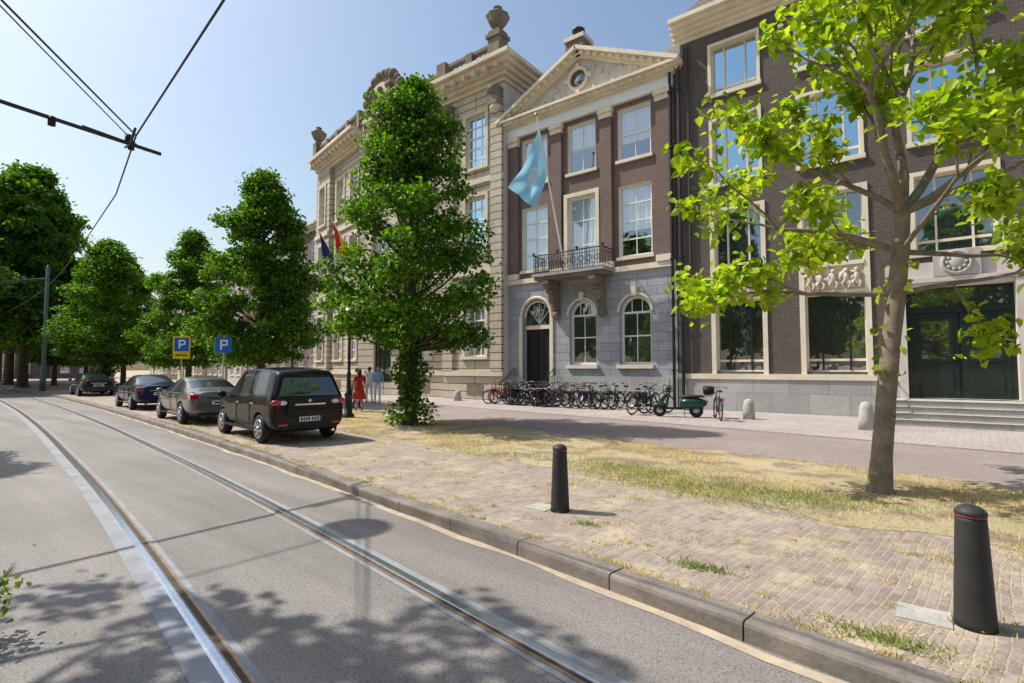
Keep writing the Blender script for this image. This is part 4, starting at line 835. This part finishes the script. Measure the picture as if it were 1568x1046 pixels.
# ------------------------------------------------------------------ street lamp, signs, flags
l=B('street_lamp'); l.lathe('post','iron',(0,0,0),[(.2,0),(.2,.1),(.13,.15),(.12,.7),(.15,.75),(.08,.85),(.06,1.4),(.075,1.45),(.05,1.5),(.04,2.75),(.07,2.8),(.04,2.9),(.1,3.0)],12)
l.tube('post','iron',(-.3,0,2.6),(.3,0,2.6),.02)
for s0,s1,z0,z1 in ((.13,.22,3.0,3.5),):
    q0=[(-s0,-s0,z0),(s0,-s0,z0),(s0,s0,z0),(-s0,s0,z0)]; q1=[(-s1,-s1,z1),(s1,-s1,z1),(s1,s1,z1),(-s1,s1,z1)]
    for i in range(4): l.poly('lantern','glass_light',[q0[i],q0[(i+1)%4],q1[(i+1)%4],q1[i]]); l.tube('lantern','iron',q0[i],q1[i],.018,n=5); l.tube('lantern','iron',q1[i],q1[(i+1)%4],.02,n=5)
    for i in range(4): l.poly('lantern','iron',[q1[i],q1[(i+1)%4],(0,0,z1+.28)])
l.lathe('lantern','iron',(0,0,3.68),[(.08,0),(.09,.1),(.03,.16),(.05,.22),(.01,.3)],10)
l.build(loc=(-15.75,11.1,0),rot=R(20),scale=1.06)
for (x,y,z,yel) in ((-22,9.6,2.35,False),(-26.4,9.7,2.5,True)):
    b=B('parking_sign'); b.tube('post','alu',(0,0,0),(0,0,z+.7),.03); b.box('panel','sign_blue',-.3,.3,-.05,-.035,z,z+.62)
    b.box('panel','white_paint',-.12,-.05,-.056,-.052,z+.12,z+.52); b.box('panel','white_paint',-.05,.1,-.056,-.052,z+.45,z+.52); b.box('panel','white_paint',-.05,.1,-.056,-.052,z+.27,z+.34); b.box('panel','white_paint',.1,.16,-.056,-.052,z+.29,z+.50)
    if yel: b.box('panel','sign_yellow',-.36,.36,-.048,-.037,z-.35,z+.68); b.box('panel','black',-.25,.25,-.054,-.05,z-.2,z-.15)
    b.build(loc=(x,y,0),rot=R(50))
def cloth(name,A,Bp,C,D,mat,nu=24,nv=16,amp=.16,seed=0,split=None):
    A,Bp,C,D=map(Vector,(A,Bp,C,D)); vs=[];uv=[]; nrm=(Bp-A).cross(D-A).normalized()
    for i in range(nu+1):
        for j in range(nv+1):
            u=i/nu;v=j/nv; p_=A.lerp(Bp,v).lerp(D.lerp(C,v),u); w=amp*u*(math.sin(v*9+u*5+seed)+.6*math.sin(v*4-u*8))+amp*.4*math.sin(u*14+v*3)*u
            p_=p_+nrm*w+Vector((0,0,-.25*math.sin(u*math.pi)*(1-v*.5))); vs.append(p_); uv.append((u,v))
    fs=[(i*(nv+1)+j,(i+1)*(nv+1)+j,(i+1)*(nv+1)+j+1,i*(nv+1)+j+1) for i in range(nu) for j in range(nv)]
    me=bpy.data.meshes.new('cloth'); me.from_pydata(vs,[],fs); ul=me.uv_layers.new(); 
    for lp in me.loops: ul.data[lp.index].uv=uv[lp.vertex_index]
    ms=mat if isinstance(mat,list) else [mat]
    for x in ms: me.materials.append(M[x])
    for i,pl in enumerate(me.polygons): pl.use_smooth=True; pl.material_index=min(len(ms)-1,(i%nv)*len(ms)//nv)
    o_=bpy.data.objects.new('cloth',me); COL.objects.link(o_); return o_
f=B('light_blue_flag'); f.tube('pole','white_paint',(-13.45,21.75,6.7),(-13.85,19.95,13.7),.05,.03); f.sph('pole','brass',(-13.86,19.93,13.78),.08); fp=f.build()
c=cloth('c',(-13.78,20.1,13.2),(-13.66,20.65,11.2),(-14.25,20.4,9.4),(-15.7,20.2,10.7),'flag_light_blue'); c.parent=fp
for nm_,x,mts in (('european_union_flag',-33.0,'eu_blue'),('national_flag',-30.0,['flag_red','flag_gold','flag_red'])):
    f=B(nm_); yb=23.0 if x<-31 else 22.1; f.tube('pole','white_paint',(x,yb,8.2),(x-.3,yb-2.3,11.6),.035); fp=f.build(); c=cloth('c',(x-.28,yb-2.2,11.4),(x-.12,yb-1.1,9.9),(x+.35,yb-1.2,8.2),(x+.2,yb-1.9,8.9),mts,amp=.14); c.parent=fp
# ------------------------------------------------------------------ overhead wires + pole
w=B('tram_overhead_wires'); Z=5.6
def TY(x): return k(x)-1.87
pts=[(x,TY(x)+.15*math.sin(x/7),Z) for x in range(-80,-10,6)]+[(-10.2,2.95,Z)]
w.path('contact_wire','iron',pts+[(-5.5,2.35,Z),(4,.9,Z)],.014,5)
w.path('contact_wire','iron',[(-10.2,2.95,Z),(-7.7,1.0,Z+.05),(0,-4.9,Z+.2)],.014,5)
w.path('contact_wire','iron',[(-10.6,3.1,Z-.02),(-8.0,1.15,Z+.03),(0,-4.7,Z+.15)],.009,5)
w.path('span','iron',[(-10.6,3.45,Z-.05),(-10.6,1.5,Z+.05),(-10.8,-4,Z+.45)],.034,6); w.path('span','iron',[(-10.45,3.2,Z-.1),(-10.5,2.3,Z+.0)],.03,6)
for q_ in ((-10.6,1.95,Z),(-10.6,3.0,Z-.03),(-10.4,2.9,Z)): w.lathe('clamps','black',q_,[(.05,-.09),(.05,.05)],8)
w.path('clamps','iron',[(-10.9,3.0,Z),(-10.3,2.9,Z-.14),(-9.9,2.85,Z)],.02)
w.path('span','iron',[(-52.8,9.9,8.6),(-45,4,6.4),(-40,-2,7)],.02,5); w.path('span','iron',[(-52.8,9.9,7.2),(-46,3,6.0)],.02,5)
w.build()
pl=B('tram_catenary_pole'); pl.lathe('post','pole_green',(0,0,0),[(.2,0),(.2,1.2),(.15,1.25),(.11,9.6),(.02,9.7)],12); pl.path('arm','pole_green',[(0,0,8.7),(-.5,-3.5,7.9)],.04); pl.build(loc=(-52.8,9.9,0))
# ------------------------------------------------------------------ camera, sky, sun
cam=bpy.data.objects.new('camera',bpy.data.cameras.new('camera')); COL.objects.link(cam); scene.camera=cam
cam.data.lens=800/1568*36; cam.data.sensor_width=36; cam.data.clip_end=2000; cam.data.clip_start=.05
cam.location=(0,0,1.7); cam.rotation_euler=(R(93.0),0,math.atan2(.609,.793))
EL=R(52); az=math.atan2(-.93,-.37) # angle from +Y clockwise
wo=bpy.data.worlds.new('World'); scene.world=wo; wo.use_nodes=True; N=wo.node_tree.nodes; L=wo.node_tree.links
sk=N.new('ShaderNodeTexSky'); sk.sky_type='NISHITA'; sk.sun_disc=False; sk.sun_elevation=EL; sk.sun_rotation=az%(2*math.pi); sk.air_density=1.5; sk.dust_density=2.6; sk.ozone_density=2.4
L.new(sk.outputs[0],N['Background'].inputs[0]); N['Background'].inputs[1].default_value=.15
sl=bpy.data.lights.new('sun','SUN'); sl.energy=5; sl.angle=R(.5); sl.color=(1,.965,.89); so=bpy.data.objects.new('sun',sl); COL.objects.link(so)
v=Vector((.93*math.cos(EL),.37*math.cos(EL),-math.sin(EL))); so.rotation_euler=v.to_track_quat('-Z','Y').to_euler(); so.location=(-20,-10,40)
scene.view_settings.view_transform='Standard'; scene.view_settings.look='None'; scene.view_settings.exposure=0
